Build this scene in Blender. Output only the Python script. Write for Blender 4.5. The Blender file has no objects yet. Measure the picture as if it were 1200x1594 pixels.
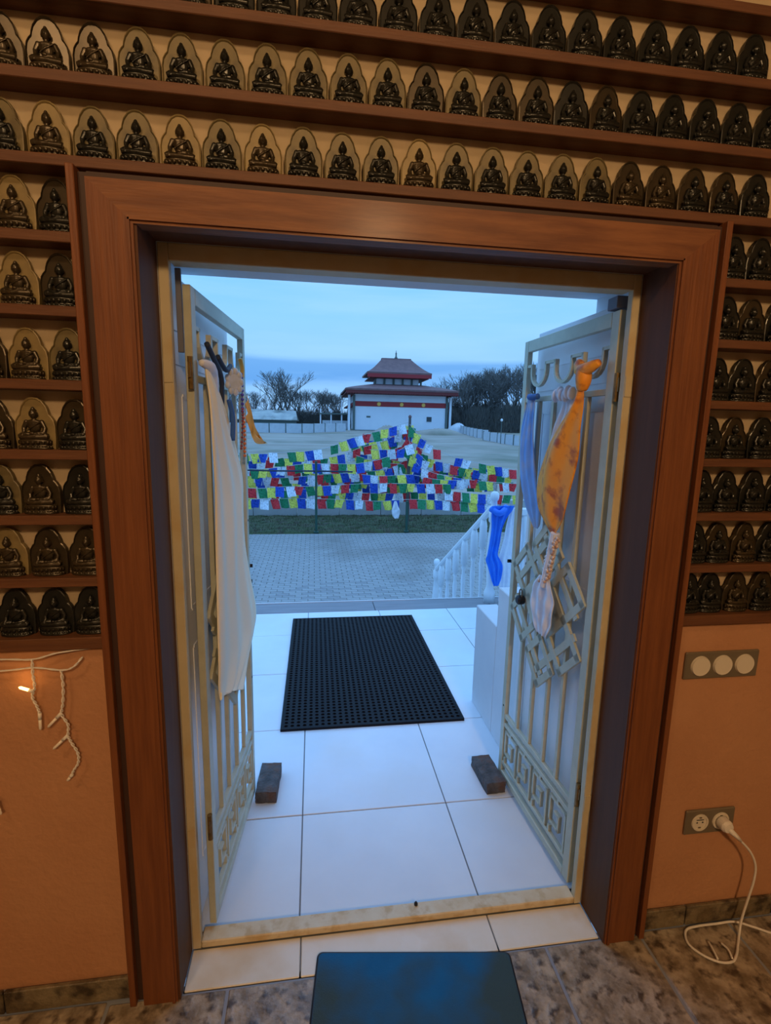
import bpy, bmesh, math, random
from mathutils import Vector, Matrix
C = bpy.context.scene.collection
sc = bpy.context.scene
PI = math.pi
rnd = random.Random(7)

# ------------------------------------------------------------------ camera
def look(yaw, pitch, roll):
    cy, sy, cp, sp, cr, sr = math.cos(yaw), math.sin(yaw), math.cos(pitch), math.sin(pitch), math.cos(roll), math.sin(roll)
    f = Vector((sy*cp, cy*cp, sp)); r = Vector((cy, -sy, 0)); u = r.cross(f)
    r2 = cr*r + sr*u; u2 = -sr*r + cr*u
    return Matrix((r2, u2, -f)).transposed()
cam = bpy.data.cameras.new('camera'); co = bpy.data.objects.new('camera', cam); C.objects.link(co)
co.matrix_world = Matrix.Translation((0, -1.185, 1.55)) @ look(.1433, -.1675, .021).to_4x4()
cam.sensor_fit = 'VERTICAL'; cam.sensor_height = 24.0; cam.lens = 24.0*780.72/1594; cam.clip_start = .02; cam.clip_end = 900
sc.camera = co

# ------------------------------------------------------------------ sky at dusk
SKY = 1.34
w = bpy.data.worlds.new('dusk_sky'); sc.world = w; w.use_nodes = True
nt = w.node_tree; N = nt.nodes; L = nt.links; N.clear()
def nn(t, **k):
    n = N.new(t)
    for a, b in k.items(): setattr(n, a, b)
    return n
tc = nn('ShaderNodeTexCoord'); sep = nn('ShaderNodeSeparateXYZ'); L.new(tc.outputs['Generated'], sep.inputs[0])
mp = nn('ShaderNodeMapping'); mp.inputs['Scale'].default_value = (2.2, 2.2, 26); mp.inputs['Rotation'].default_value = (0, .05, 0); L.new(tc.outputs['Generated'], mp.inputs[0])
no = nn('ShaderNodeTexNoise'); no.inputs['Scale'].default_value = 1.3; no.inputs['Detail'].default_value = 5; L.new(mp.outputs[0], no.inputs[0])
ma = nn('ShaderNodeMath', operation='MULTIPLY_ADD'); L.new(no.outputs[0], ma.inputs[0]); ma.inputs[1].default_value = .02; 
ms = nn('ShaderNodeMath', operation='SUBTRACT'); L.new(sep.outputs[2], ms.inputs[0]); ms.inputs[1].default_value = .01; L.new(ms.outputs[0], ma.inputs[2])
cr = nn('ShaderNodeValToRGB'); L.new(ma.outputs[0], cr.inputs[0])
stops = [(0, (.22, .43, .76)), (.035, (.22, .45, .82)), (.05, (.16, .38, .74)), (.085, (.11, .31, .68)), (.117, (.13, .34, .70)), (.128, (.24, .49, .83)),
         (.19, (.23, .51, .88)), (.27, (.17, .47, .90)), (.42, (.24, .62, 1.25)), (1, (.46, .95, 1.75))]
el = cr.color_ramp.elements
while len(el) < len(stops): el.new(.5)
for e, (p, c) in zip(el, stops): e.position = p; e.color = (*c, 1)
# thin high streaks
mp2 = nn('ShaderNodeMapping'); mp2.inputs['Scale'].default_value = (1.1, .8, 9); mp2.inputs['Rotation'].default_value = (0, -.22, 0); L.new(tc.outputs['Generated'], mp2.inputs[0])
n2 = nn('ShaderNodeTexNoise'); n2.inputs['Scale'].default_value = 2.1; n2.inputs['Detail'].default_value = 6; L.new(mp2.outputs[0], n2.inputs[0])
r2 = nn('ShaderNodeMapRange'); r2.inputs[1].default_value = .47; r2.inputs[2].default_value = .68; r2.inputs[4].default_value = .55; L.new(n2.outputs[0], r2.inputs[0])
mx = nn('ShaderNodeMix', data_type='RGBA'); mx.inputs[7].default_value = (.30, .56, .90, 1); L.new(r2.outputs[0], mx.inputs[0]); L.new(cr.outputs[0], mx.inputs[6])
bg = nn('ShaderNodeBackground'); bg.inputs[1].default_value = SKY; L.new(mx.outputs[2], bg.inputs[0])
ow = nn('ShaderNodeOutputWorld'); L.new(bg.outputs[0], ow.inputs[0])

# ------------------------------------------------------------------ room lamp, added fill lamp, exposure
def lamp(loc, power, col, size):
    l = bpy.data.lights.new('warm_interior_light', 'POINT'); l.energy = power; l.color = col; l.shadow_soft_size = size
    o = bpy.data.objects.new('warm_interior_light', l); o.location = loc; C.objects.link(o)
lamp((-1.0, -1.7, 3.3), 38, (1, .65, .34), .10)
lamp((.6, -3.8, 3.3), 235, (1, .65, .34), .2)  # added unseen fill lamp, brightens the lower wall
vs = sc.view_settings; vs.view_transform = 'Standard'; vs.look = 'None'; vs.exposure = 0.0; vs.gamma = 1; vs.use_curve_mapping = False

# ------------------------------------------------------------------ materials
def mat(name, col, rough=.6, metal=0, var=None, scale=8, stretch=(1, 1, 1), detail=4, bump=0, bscale=None, emit=0, lo=.35, hi=.65, spec=None, sheen=0, coat=0, third=None, tscale=2.0, trans=0):
    m = bpy.data.materials.new(name); m.use_nodes = True; t = m.node_tree; n = t.nodes; b = n['Principled BSDF']
    b.inputs['Base Color'].default_value = (*col, 1); b.inputs['Roughness'].default_value = rough; b.inputs['Metallic'].default_value = metal
    if spec is not None: b.inputs['Specular IOR Level'].default_value = spec
    if coat: b.inputs['Coat Weight'].default_value = coat; b.inputs['Coat Roughness'].default_value = .2
    if sheen: b.inputs['Sheen Weight'].default_value = sheen
    if emit: b.inputs['Emission Color'].default_value = (*col, 1); b.inputs['Emission Strength'].default_value = emit
    if var or bump:
        tcn = n.new('ShaderNodeTexCoord'); mpn = n.new('ShaderNodeMapping'); mpn.inputs['Scale'].default_value = stretch
        t.links.new(tcn.outputs['Object'], mpn.inputs[0])
        z = n.new('ShaderNodeTexNoise'); z.inputs['Scale'].default_value = scale; z.inputs['Detail'].default_value = detail; z.inputs['Roughness'].default_value = .6
        t.links.new(mpn.outputs[0], z.inputs[0])
        if var:
            r = n.new('ShaderNodeValToRGB'); r.color_ramp.elements[0].position = lo; r.color_ramp.elements[1].position = hi
            r.color_ramp.elements[0].color = (*col, 1); r.color_ramp.elements[1].color = (*var, 1)
            t.links.new(z.outputs[0], r.inputs[0]); out = r.outputs[0]
            if third:
                z3 = n.new('ShaderNodeTexNoise'); z3.inputs['Scale'].default_value = tscale; z3.inputs['Detail'].default_value = 5
                t.links.new(tcn.outputs['Object'], z3.inputs[0])
                r3 = n.new('ShaderNodeMapRange'); r3.inputs[1].default_value = .50; r3.inputs[2].default_value = .66; t.links.new(z3.outputs[0], r3.inputs[0])
                m3 = n.new('ShaderNodeMix'); m3.data_type = 'RGBA'; m3.inputs[7].default_value = (*third, 1)
                t.links.new(r3.outputs[0], m3.inputs[0]); t.links.new(out, m3.inputs[6]); out = m3.outputs[2]
            t.links.new(out, b.inputs['Base Color'])
        if bump:
            z2 = n.new('ShaderNodeTexNoise'); z2.inputs['Scale'].default_value = bscale or scale*4; z2.inputs['Detail'].default_value = 3
            t.links.new(mpn.outputs[0], z2.inputs[0])
            bp = n.new('ShaderNodeBump'); bp.inputs['Strength'].default_value = bump; bp.inputs['Distance'].default_value = .01
            t.links.new(z2.outputs[0], bp.inputs['Height']); t.links.new(bp.outputs[0], b.inputs['Normal'])
    if trans: b.inputs['Transmission Weight'].default_value = trans
    return m
M = {}
M['wood_v'] = mat('casing wood upright', (.150, .043, .010), .55, var=(.215, .068, .017), scale=5, stretch=(14, 14, .7), bump=.15, bscale=12, coat=.06)
M['wood_h'] = mat('casing wood level', (.150, .046, .012), .58, var=(.25, .092, .028), scale=5, stretch=(.9, 14, 9), bump=.15, bscale=12, coat=.06)
M['shelf'] = mat('shelf wood', (.105, .036, .012), .6, var=(.15, .056, .019), scale=6, stretch=(.8, 10, 10), bump=.1)
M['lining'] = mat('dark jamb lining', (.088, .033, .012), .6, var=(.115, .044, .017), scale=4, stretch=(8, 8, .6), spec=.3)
M['cream'] = mat('cream backing paint', (.54, .41, .25), .8, var=(.47, .36, .21), scale=10)
M['plaster'] = mat('terracotta plaster', (.52, .255, .12), .75, var=(.47, .22, .10), scale=3, bump=.25, bscale=60)
M['ceil'] = mat('darkened room shell', (.16, .11, .07), .8)  # unseen walls and ceiling made dark to cut bounce under the shelves
M['slate'] = mat('brown slate tile', (.20, .15, .095), .35, var=(.44, .36, .26), scale=17, bump=.5, bscale=30, third=(.08, .055, .035), tscale=30, lo=.38, hi=.62)
M['skirt'] = mat('olive slate skirting', (.14, .10, .05), .45, var=(.24, .19, .11), scale=16, bump=.5, third=(.05, .035, .02), tscale=18)
M['grout_in'] = mat('grey blue grout', (.26, .28, .32), .35)
M['white_tile'] = mat('white glazed porch tile', (.69, .75, .82), .25, var=(.64, .70, .78), scale=3, third=(.66, .68, .70), tscale=1.4)
M['threshold'] = mat('cream threshold tile', (.80, .75, .64), .3, var=(.76, .69, .54), scale=7, third=(.70, .56, .36), tscale=4)
M['grout_out'] = mat('dark tile joint', (.16, .17, .18), .8)
M['frame'] = mat('cream metal frame paint', (.60, .51, .32), .45, var=(.55, .46, .27), scale=9, third=(.55, .42, .22), tscale=9)
M['sill'] = mat('rust stained sill paint', (.70, .61, .42), .5, var=(.64, .50, .29), scale=14, third=(.55, .40, .20), tscale=26)
M['gate'] = mat('grey green gate paint', (.54, .55, .43), .42, metal=.1, var=(.48, .49, .38), scale=18)
M['brass'] = mat('worn brass hinge', (.30, .20, .07), .4, metal=.6, var=(.18, .11, .04), scale=40)
M['dark_metal'] = mat('dark iron', (.03, .03, .035), .4, metal=.5)
M['leaf'] = mat('white door leaf paint', (.80, .82, .86), .45, var=(.76, .78, .82), scale=4)
M['outwall'] = mat('white outside render', (.68, .70, .73), .7, var=(.62, .64, .68), scale=3, bump=.15)
M['nosing'] = mat('grey stone nosing', (.19, .19, .21), .6, var=(.24, .24, .26), scale=8, stretch=(.3, 3, 1))
M['nosing_edge'] = mat('pale metal edge', (.6, .62, .65), .4)
M['balu'] = mat('white concrete baluster', (.72, .75, .78), .6)
M['rubber'] = mat('black rubber ring mat', (.006, .006, .009), .6, spec=.2)
M['blue_mat'] = mat('navy door mat', (.004, .11, .27), .75, var=(.006, .125, .30), scale=12, bump=.3, bscale=260, third=(.04, .075, .08), tscale=2.6, spec=.3)
M['brick'] = mat('dark worn brick', (.05, .045, .045), .8, var=(.11, .10, .10), scale=24, bump=.7, third=(.12, .06, .04), tscale=14)
M['grass'] = mat('winter grass', (.055, .085, .035), .95, var=(.09, .10, .05), scale=3, bump=.8, third=(.07, .06, .04), tscale=5)
M['field'] = mat('bare field earth', (.27, .225, .18), .95, var=(.36, .32, .27), scale=.35, stretch=(.5, 1.6, 1), bump=.5, bscale=3, third=(.16, .16, .11), tscale=.10)
M['gap_shade'] = mat('slate grey gap shade', (.13, .14, .19), .5)  # dark tone for the shaded gaps at the leaf hinges
M['kerb'] = mat('pale plinth', (.52, .54, .56), .8, var=(.44, .46, .48), scale=2)
M['kerb2'] = mat('far white fence', (.55, .58, .62), .8, var=(.44, .47, .52), scale=1.2)
M['paver'] = mat('grey concrete paver', (.27, .27, .27), .75, var=(.34, .34, .34), scale=9, third=(.22, .21, .20), tscale=.7)
M['paver_b'] = mat('darker concrete paver', (.21, .21, .22), .75, var=(.29, .29, .29), scale=9)
M['joint'] = mat('sand joint', (.14, .14, .13), .95)
M['post'] = mat('green fence post', (.015, .07, .05), .5)
M['temple'] = mat('temple white render', (.72, .76, .82), .8, var=(.66, .70, .78), scale=.4)
M['red'] = mat('temple red band', (.32, .02, .025), .6)
M['redd'] = mat('temple dark red timber', (.14, .015, .015), .6)
M['roof'] = mat('dull red roof tile', (.20, .10, .095), .7, var=(.15, .075, .075), scale=1.5)
M['gold'] = mat('gold disc', (.75, .42, .10), .4, metal=.4)
M['glass'] = mat('dark window glass', (.02, .04, .05), .1)
M['plinth'] = mat('grey green plinth', (.10, .13, .12), .8)
M['bark'] = mat('bare branch bark', (.13, .12, .115), .95, var=(.17, .155, .14), scale=.6)
M['bark2'] = mat('dark twig bark', (.085, .085, .085), .95, var=(.12, .11, .10), scale=.6)
M['bush'] = mat('dark undergrowth', (.075, .075, .07), .95, var=(.10, .09, .075), scale=.8)
M['shed'] = mat('mottled shed roof', (.30, .31, .30), .8, var=(.44, .44, .40), scale=.7, third=(.12, .13, .12), tscale=.5)
M['steel'] = mat('brushed grey switch frame', (.20, .16, .105), .45, metal=.3)
M['ivory'] = mat('ivory plastic', (.70, .62, .48), .35)
M['cable'] = mat('white cable', (.78, .72, .62), .45)
M['bulb'] = mat('clear led tube', (.85, .75, .60), .2)
M['bulb_on'] = mat('lit warm led', (1, .50, .14), .3, emit=7)
M['khata'] = mat('cream khata cloth', (.92, .86, .68), .9)
M['khata_w'] = mat('white khata cloth', (.78, .80, .86), .8, var=(.70, .73, .82), scale=30)
M['khata_b'] = mat('pale blue silk', (.16, .34, .74), .6, var=(.24, .46, .84), scale=7, third=(.50, .48, .52), tscale=5)
M['khata_bb'] = mat('bright blue silk', (.012, .21, .88), .5, var=(.012, .15, .70), scale=5)
M['orange'] = mat('orange silk', (.95, .40, .03), .5, var=(.92, .33, .02), scale=9, third=(.45, .10, .02), tscale=22)
M['orange_p'] = mat('plain orange ribbon', (.85, .34, .03), .5, var=(.85, .48, .10), scale=8)
M['pearl'] = mat('sequin pearls', (.72, .66, .60), .25, var=(.75, .35, .20), scale=26, metal=.2)
M['purple'] = mat('purple beads', (.09, .05, .30), .3)
M['obead'] = mat('orange beads', (.70, .17, .03), .3)
M['darkcloth'] = mat('dark blue cord', (.02, .03, .06), .7)
M['bluecloth'] = mat('small blue cloth', (.04, .13, .38), .7)
M['crimson'] = mat('crimson cord', (.30, .03, .02), .6)
M['wmask'] = mat('white flower disc', (.60, .63, .68), .5, var=(.50, .52, .50), scale=30)
# votive plaques
M['gilt'] = mat('olive gilt plaque', (.19, .145, .06), .5, metal=.15, var=(.13, .10, .042), scale=12, third=(.07, .055, .028), tscale=16)
M['gilt2'] = mat('bright gilt plaque', (.30, .22, .085), .5, metal=.15, var=(.20, .145, .06), scale=12)
M['bronze'] = mat('brown bronze plaque', (.07, .05, .026), .33, metal=.5, var=(.045, .034, .018), scale=22)
M['night'] = mat('blackened bronze', (.022, .022, .018), .30, metal=.5, var=(.034, .032, .024), scale=22)
FLAG = {'blue': (.01, .07, .48), 'white': (.68, .74, .86), 'red': (.72, .03, .04), 'green': (.01, .22, .09), 'yellow': (.85, .78, .12)}
for k, c in FLAG.items():
    M['flag_'+k] = mat(k+' printed flag', c, .8, var=tuple(min(1, v*1.25+.02) for v in c), scale=22, third=tuple(v*.6 for v in c), tscale=30)

# ------------------------------------------------------------------ mesh helpers
class MB:
    def __init__(s): s.v = []; s.f = []; s.smooth = False
    def add(s, v, f):
        o = len(s.v); s.v += [tuple(p) for p in v]; s.f += [tuple(i+o for i in q) for q in f]; return s
    def box(s, x0, x1, y0, y1, z0, z1, c=0, R=None):
        if c <= 0:
            v = [(x, y, z) for z in (z0, z1) for y in (y0, y1) for x in (x0, x1)]
            f = [(0, 2, 3, 1), (4, 5, 7, 6), (0, 1, 5, 4), (2, 6, 7, 3), (0, 4, 6, 2), (1, 3, 7, 5)]
        else:
            bm = bmesh.new(); bmesh.ops.create_cube(bm, size=1)
            for q in bm.verts: q.co = Vector(((x0+x1)/2+q.co.x*(x1-x0), (y0+y1)/2+q.co.y*(y1-y0), (z0+z1)/2+q.co.z*(z1-z0)))
            bmesh.ops.bevel(bm, geom=bm.edges[:], offset=c, segments=1, affect='EDGES')
            bm.verts.index_update(); v = [tuple(q.co) for q in bm.verts]; f = [tuple(q.index for q in g.verts) for g in bm.faces]; bm.free()
        if R is not None: v = [tuple(R @ Vector(p)) for p in v]
        return s.add(v, f)
    def tube(s, pts, r, n=6, cap=True):
        P = [Vector(p) for p in pts]; rs = r if isinstance(r, (list, tuple)) else [r]*len(P)
        v = []; ref = None
        for i, p in enumerate(P):
            d = (P[min(i+1, len(P)-1)] - P[max(i-1, 0)]).normalized()
            if ref is None or abs(ref.dot(d)) > .98: ref = Vector((0, 0, 1)) if abs(d.z) < .9 else Vector((1, 0, 0))
            a = d.cross(ref).normalized(); b = d.cross(a).normalized(); ref = a.cross(d) if False else ref
            for k in range(n):
                t = 2*PI*k/n; v.append(p + (a*math.cos(t) + b*math.sin(t))*rs[i])
        f = [(i*n+k, i*n+(k+1) % n, (i+1)*n+(k+1) % n, (i+1)*n+k) for i in range(len(P)-1) for k in range(n)]
        if cap: f += [tuple(range(n-1, -1, -1)), tuple((len(P)-1)*n+k for k in range(n))]
        return s.add(v, f)
    def lathe(s, prof, c=(0, 0, 0), n=16, axis='z'):
        v = []; 
        for r, h in prof:
            for k in range(n):
                a = 2*PI*k/n; x, y = r*math.cos(a), r*math.sin(a)
                v.append((c[0]+x, c[1]+y, c[2]+h) if axis == 'z' else (c[0]+x, c[1]+h, c[2]+y))
        m = len(prof); f = [(i*n+k, i*n+(k+1) % n, (i+1)*n+(k+1) % n, (i+1)*n+k) for i in range(m-1) for k in range(n)]
        f += [tuple(range(n-1, -1, -1)), tuple((m-1)*n+k for k in range(n))]
        return s.add(v, f)
    def ell(s, c, r, n=12, m=8, R=None):
        v = []
        for i in range(m+1):
            t = PI*i/m
            for k in range(n):
                a = 2*PI*k/n; p = Vector((r[0]*math.sin(t)*math.cos(a), r[1]*math.sin(t)*math.sin(a), r[2]*math.cos(t)))
                if R is not None: p = R @ p
                v.append((c[0]+p.x, c[1]+p.y, c[2]+p.z))
        f = [(i*n+k, (i+1)*n+k, (i+1)*n+(k+1) % n, i*n+(k+1) % n) for i in range(m) for k in range(n)]
        return s.add(v, f)
    def prism(s, out, y0, y1, out2=None):   # outline in x,z pushed along y
        n = len(out); o2 = out2 or out
        v = [(x, y0, z) for x, z in out] + [(x, y1, z) for x, z in o2]
        return s.add(v, [tuple(range(n)), tuple(range(2*n-1, n-1, -1))] + [(i, i+n, (i+1) % n+n, (i+1) % n) for i in range(n)])
    def strip(s, pts, wd, y0, y1):  # flat bar following a path in x,z
        n = len(pts); A = []; B = []
        for i in range(n):
            a = Vector(pts[max(i-1, 0)]); b = Vector(pts[min(i+1, n-1)]); d = (b-a).normalized(); q = Vector((-d.y, d.x))*wd/2; p = Vector(pts[i])
            A.append(tuple(p+q)); B.append(tuple(p-q))
        return s.prism(A + B[::-1], y0, y1) if n == 2 else s.ribbon(A, B, y0, y1)
    def ribbon(s, A, B, y0, y1):
        for i in range(len(A)-1): s.prism([A[i], A[i+1], B[i+1], B[i]], y0, y1)
        return s
    def mesh(s, name, m, smooth=False):
        me = bpy.data.meshes.new(name); me.from_pydata(s.v, [], s.f); me.materials.append(m)
        bm = bmesh.new(); bm.from_mesh(me); bmesh.ops.recalc_face_normals(bm, faces=bm.faces); bm.to_mesh(me); bm.free()
        if smooth or s.smooth: me.polygons.foreach_set('use_smooth', [True]*len(me.polygons))
        me.update(); return me
    def obj(s, name, m, parent=None, smooth=False, loc=None):
        return link(name, s.mesh(name, m, smooth), parent, loc)
def link(name, me, parent=None, loc=None, rot=None):
    o = bpy.data.objects.new(name, me); C.objects.link(o)
    if parent: o.parent = parent
    if loc: o.location = loc
    if rot: o.rotation_euler = rot
    return o
def tag(o, label, cat, group=None, kind=None):
    if label: o['label'] = label
    if cat: o['category'] = cat
    if group: o['group'] = group
    if kind: o['kind'] = kind
    return o
def thing(name, label, cat, loc=(0, 0, 0), rotz=0, group=None):
    o = bpy.data.objects.new(name, None); o.empty_display_size = .05; C.objects.link(o); o.location = loc; o.rotation_euler = (0, 0, rotz)
    return tag(o, label, cat, group)
def struct(o, label, cat): return tag(o, label, cat, kind='structure')
def solid(o, t, off=0):
    m = o.modifiers.new('thickness', 'SOLIDIFY'); m.thickness = t; m.offset = off; return o
def crv(pts, n=8):
    P = [Vector(p) for p in pts]; out = []
    for i in range(len(P)-1):
        a, b, c, d = P[max(i-1, 0)], P[i], P[i+1], P[min(i+2, len(P)-1)]
        for k in range(n):
            t = k/n; out.append(.5*((2*b)+(-a+c)*t+(2*a-5*b+4*c-d)*t*t+(-a+3*b-3*c+d)*t**3))
    out.append(P[-1]); return out

# ================================================================== STRUCTURE
# ---- interior shell
OX0, OX1, OZ = -.363, .874, 1.966          # door opening in the inner wall
X0, X1, YB, ZC = -2.6, 3.0, -4.6, 3.5
WF = .040                                  # plane of the plaster below the shelves
PL, PR, RB = -.4765, .9925, .0755         # inner faces of the shelf posts, plane of the shelf recess
wf = MB(); wf.box(X0, OX0-.007, WF, .135, 0, 1.02); wf.box(PL, OX0-.007, WF, .135, 1.02, 2.057); wf.box(OX1+.0035, X1, WF, .135, 0, 1.02); wf.box(OX1+.003, PR, WF, .135, 1.02, 2.057)
wf.box(OX0-.007, OX1+.003, WF, .135, OZ+.004, 2.057); wf.box(X0, PL, RB, .135, 1.02, 2.057); wf.box(PR, X1, RB, .135, 1.02, 2.057); wf.box(X0, X1, RB, .135, 2.057, ZC)
struct(wf.obj('wall_front', M['plaster']), 'terracotta plastered wall around the doorway below the plaque shelves', 'wall')
struct(MB().box(X0-.1, X0, YB, .135, 0, ZC).obj('wall_left', M['ceil']), 'darkened side wall of the room left of the doorway', 'wall')
struct(MB().box(X1, X1+.1, YB, .135, 0, ZC).obj('wall_right', M['ceil']), 'darkened side wall of the room right of the doorway', 'wall')
struct(MB().box(X0, X1, YB-.1, YB, 0, ZC).obj('wall_back', M['ceil']), 'darkened wall behind the viewer', 'wall')
struct(MB().box(X0-.1, X1+.1, YB-.1, .5, ZC, ZC+.1).obj('ceiling', M['ceil']), 'darkened ceiling of the room', 'ceiling')
fl = MB().box(X0, X1, YB, .04, -.06, -.004).obj('floor', M['grout_in'])
struct(fl, 'brown slate tiled floor inside the doorway', 'floor')
tiles = []
for i in range(3):
    b = MB().box(-.1515, .1515, -.1515, .1515, -.02, 0, .003); tiles.append(b.mesh('tile', M['slate']))
x = -.242-.312*7
while x < X1-.4:
    for j in range(6):
        y = .02-.312*j
        if j == 0 and (x+.312 < -.36 or x > .86): MB().box(x+.0045, x+.3075, -.2875, .0235, -.02, 0, .003).obj('tile', M['slate'], fl); continue
        link('tile', tiles[rnd.randrange(3)], fl, (x+.156, y-.156, rnd.uniform(-.001, .0005)))
    x += .312
# threshold slabs
th = MB().box(OX0, OX1, .02, .2, -.05, -.004).obj('trim_1', M['grout_out']); struct(th, 'cream tiled threshold between slate floor and metal sill', 'threshold')
for a, b in ((-.360, -.046), (-.042, .547), (.551, .872)): MB().box(a, b, .022, .136, -.02, 0, .002).obj('tile', M['threshold'], th)
# skirting tiles
for nm, xs, lab in (('baseboard_left', [(-.81, -.4938), (-1.124, -.813), (-1.44, -1.128)], 'olive slate skirting tiles left of the door casing'),
                    ('baseboard_right', [(1.012, 1.165), (1.169, 1.478), (1.482, 1.79), (1.794, 2.1)], 'olive slate skirting tiles right of the door casing')):
    bb = MB().box(xs[0][0] if xs[0][0] > 0 else xs[-1][0], xs[-1][1] if xs[0][0] > 0 else xs[0][1], .034, .0398, 0, .060).obj(nm, M['grout_in']); struct(bb, lab, 'skirting')
    for a, b in xs: MB().box(a, b, .024, .0345, .0005, .068, .002).obj('tile', M['skirt'], bb)

# ---- door casing (brown boards and dark lining)
M['fillet'] = mat('dark brown fillet', (.045, .018, .010), .6)
cs = thing('trim_2', 'wide reddish brown wooden casing around the doorway', 'door casing'); cs['kind'] = 'structure'
ci0, ci1, ct = -.369, .8765, 1.955; co0, co1, cT = -.457, .975, 2.037
def mitre(a, b, c, d, y0, y1): return MB().prism([a, b, c, d], y0, y1)
mitre((co0, .001), (ci0, .001), (ci0, ct), (co0, cT), 0, .037).obj('casing_board', M['wood_v'], cs)
mitre((ci1, .001), (co1, .001), (co1, cT), (ci1, ct), 0, .037).obj('casing_board', M['wood_v'], cs)
mitre((ci0, ct), (ci1, ct), (co1, cT), (co0, cT), 0, .037).obj('casing_board', M['wood_h'], cs)
# small raised bead along the inner and outer edge
for (a, b, m) in (((ci0-.010, .001), (ci0-.010, ct+.010), 'wood_v'), ((ci1+.010, .001), (ci1+.010, ct+.010), 'wood_v'), ((ci0-.010, ct+.010), (ci1+.010, ct+.010), 'wood_h')):
    MB().strip([a, b], .008, -.005, .002).obj('bead_moulding', M[m], cs)
MB().box(co0-.0185, co0-.001, .016, .037, .001, cT+.014).obj('edge_fillet', M['fillet'], cs)
MB().box(co1+.001, co1+.0165, .016, .037, .001, cT+.014).obj('edge_fillet', M['fillet'], cs)
MB().box(co0-.0005, co1+.0005, .012, .037, cT+.001, cT+.014).obj('edge_fillet', M['fillet'], cs)
MB().box(ci0, OX0, .004, .134, .001, OZ).obj('lining_board', M['lining'], cs)
MB().box(OX1, ci1-.0002, .004, .134, .001, OZ).obj('lining_board', M['lining'], cs)
MB().box(ci0, ci1, .038, .134, OZ, OZ+.0035).obj('lining_board', M['lining'], cs)

# ---- metal door frame
fr = thing('trim_3', 'cream painted metal door frame with stained sill', 'door frame'); fr['kind'] = 'structure'
def prof(x0, x1, z0, z1, horizontal=False):
    b = MB().box(x0, x1, .136, .160, z0, z1, .002); return b
prof(-.362, -.338, .001, 1.9655).obj('frame_jamb', M['frame'], fr); prof(.851, .8735, .001, 1.9655).obj('frame_jamb', M['frame'], fr)
MB().box(-.3378, .8508, .136, .186, 1.926, 1.9655, .002).obj('frame_head', M['frame'], fr)
MB().box(-.3378, .8508, .137, .186, .0005, .024, .003).obj('sill', M['sill'], fr)
MB().lathe([(.0, 0), (.006, 0), (.006, .006), (.003, .011), (0, .012)], (.323, .176, .024), 10).obj('sill_stop', M['dark_metal'], fr)
for s, xj in ((-1, -.350), (1, .862)):
    for z in (.375, 1.675):
        MB().box(xj-.010, xj+.010, .1335, .1362, z-.028, z+.028).obj('hinge_plate', M['frame'], fr)

MB().box(-.3376, -.3235, .1865, .194, 1.725, 1.925, .001).obj('shade_block', M['gap_shade'], fr)  # dark plate put in for the shade on the left leaf's edge
MB().box(.838, .886, .1865, .235, 1.892, 1.9255, .002).obj('shade_block', M['gap_shade'], fr)  # dark block put in for the shaded corner above the right gate
# ---- white outer wall with its reveal
ow_ = MB(); ow_.box(X0-.1, -.40, .186, .5, -1.1, 3.6); ow_.box(.955, X1+.1, .186, .5, -1.1, 3.6); ow_.box(-.40, .955, .186, .5, 1.992, 3.6)
ow_.box(X0, -.363, .136, .186, 0, 3.0); ow_.box(.8745, X1, .136, .186, 0, 3.0); ow_.box(-.363, .8745, .136, .186, 1.966, 3.0)
struct(ow_.obj('wall_outside', M['outwall']), 'white rendered outer wall and lintel beyond the metal frame', 'wall')

# ---- porch
pf = MB().box(-2.6, 2.6, .188, 2.88, -1.1, -.004).obj('porch_floor', M['grout_out']); struct(pf, 'white tiled porch floor outside the open gate', 'floor')
G = .0022
xs = [-2.45, -1.85, -1.25, -.65, -.05, .544, 1.14, 1.74, 2.34]; ys = [.19, .632, 1.225, 1.825, 2.425, 2.88]
for i in range(len(xs)-1):
    for j in range(len(ys)-1):
        a, b, c, d = xs[i]+G, xs[i+1]-G, ys[j]+G, ys[j+1]-G
        MB().box(a, b, c, d, -.02, rnd.uniform(-.0006, .0006), .0015).obj('tile', M['white_tile'], pf)
ns = thing('trim_4', 'grey stone nosing along the porch edge above the steps', 'nosing'); ns['kind'] = 'structure'
for k in range(5): MB().box(-2.6+k*1.04, -2.6+k*1.04+1.036, 2.883, 3.115, -.05, .0, .004).obj('slab', M['nosing'], ns)
MB().box(-2.6, 2.6, 3.116, 3.131, -.05, .006).obj('edge_strip', M['nosing_edge'], ns)
st = thing('steps', 'white steps going down from the porch to the yard', 'steps'); st['kind'] = 'structure'
for k in range(5):
    MB().box(-2.6, 1.50, 3.0 if k == 0 else 3.132+k*.30-.3, 3.132+k*.30+.30, -1.1, -.19*(k+1)+.0, .004).obj('step', M['white_tile'], st)
# cheek walls beside the right gate leaf
ck = thing('porch_parapet', 'low white parapet block stepping up beside the right gate leaf', 'parapet'); ck['kind'] = 'structure'
MB().box(.965, 1.35, .501, 1.085, 0, .785, .004).obj('parapet_block', M['outwall'], ck)
MB().box(.90, 1.02, 1.085, 1.40, 0, .580, .004).obj('parapet_block', M['outwall'], ck)
MB().box(.90, .964, .80, 1.0849, 0, .785, .004).obj('parapet_block', M['outwall'], ck)

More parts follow.
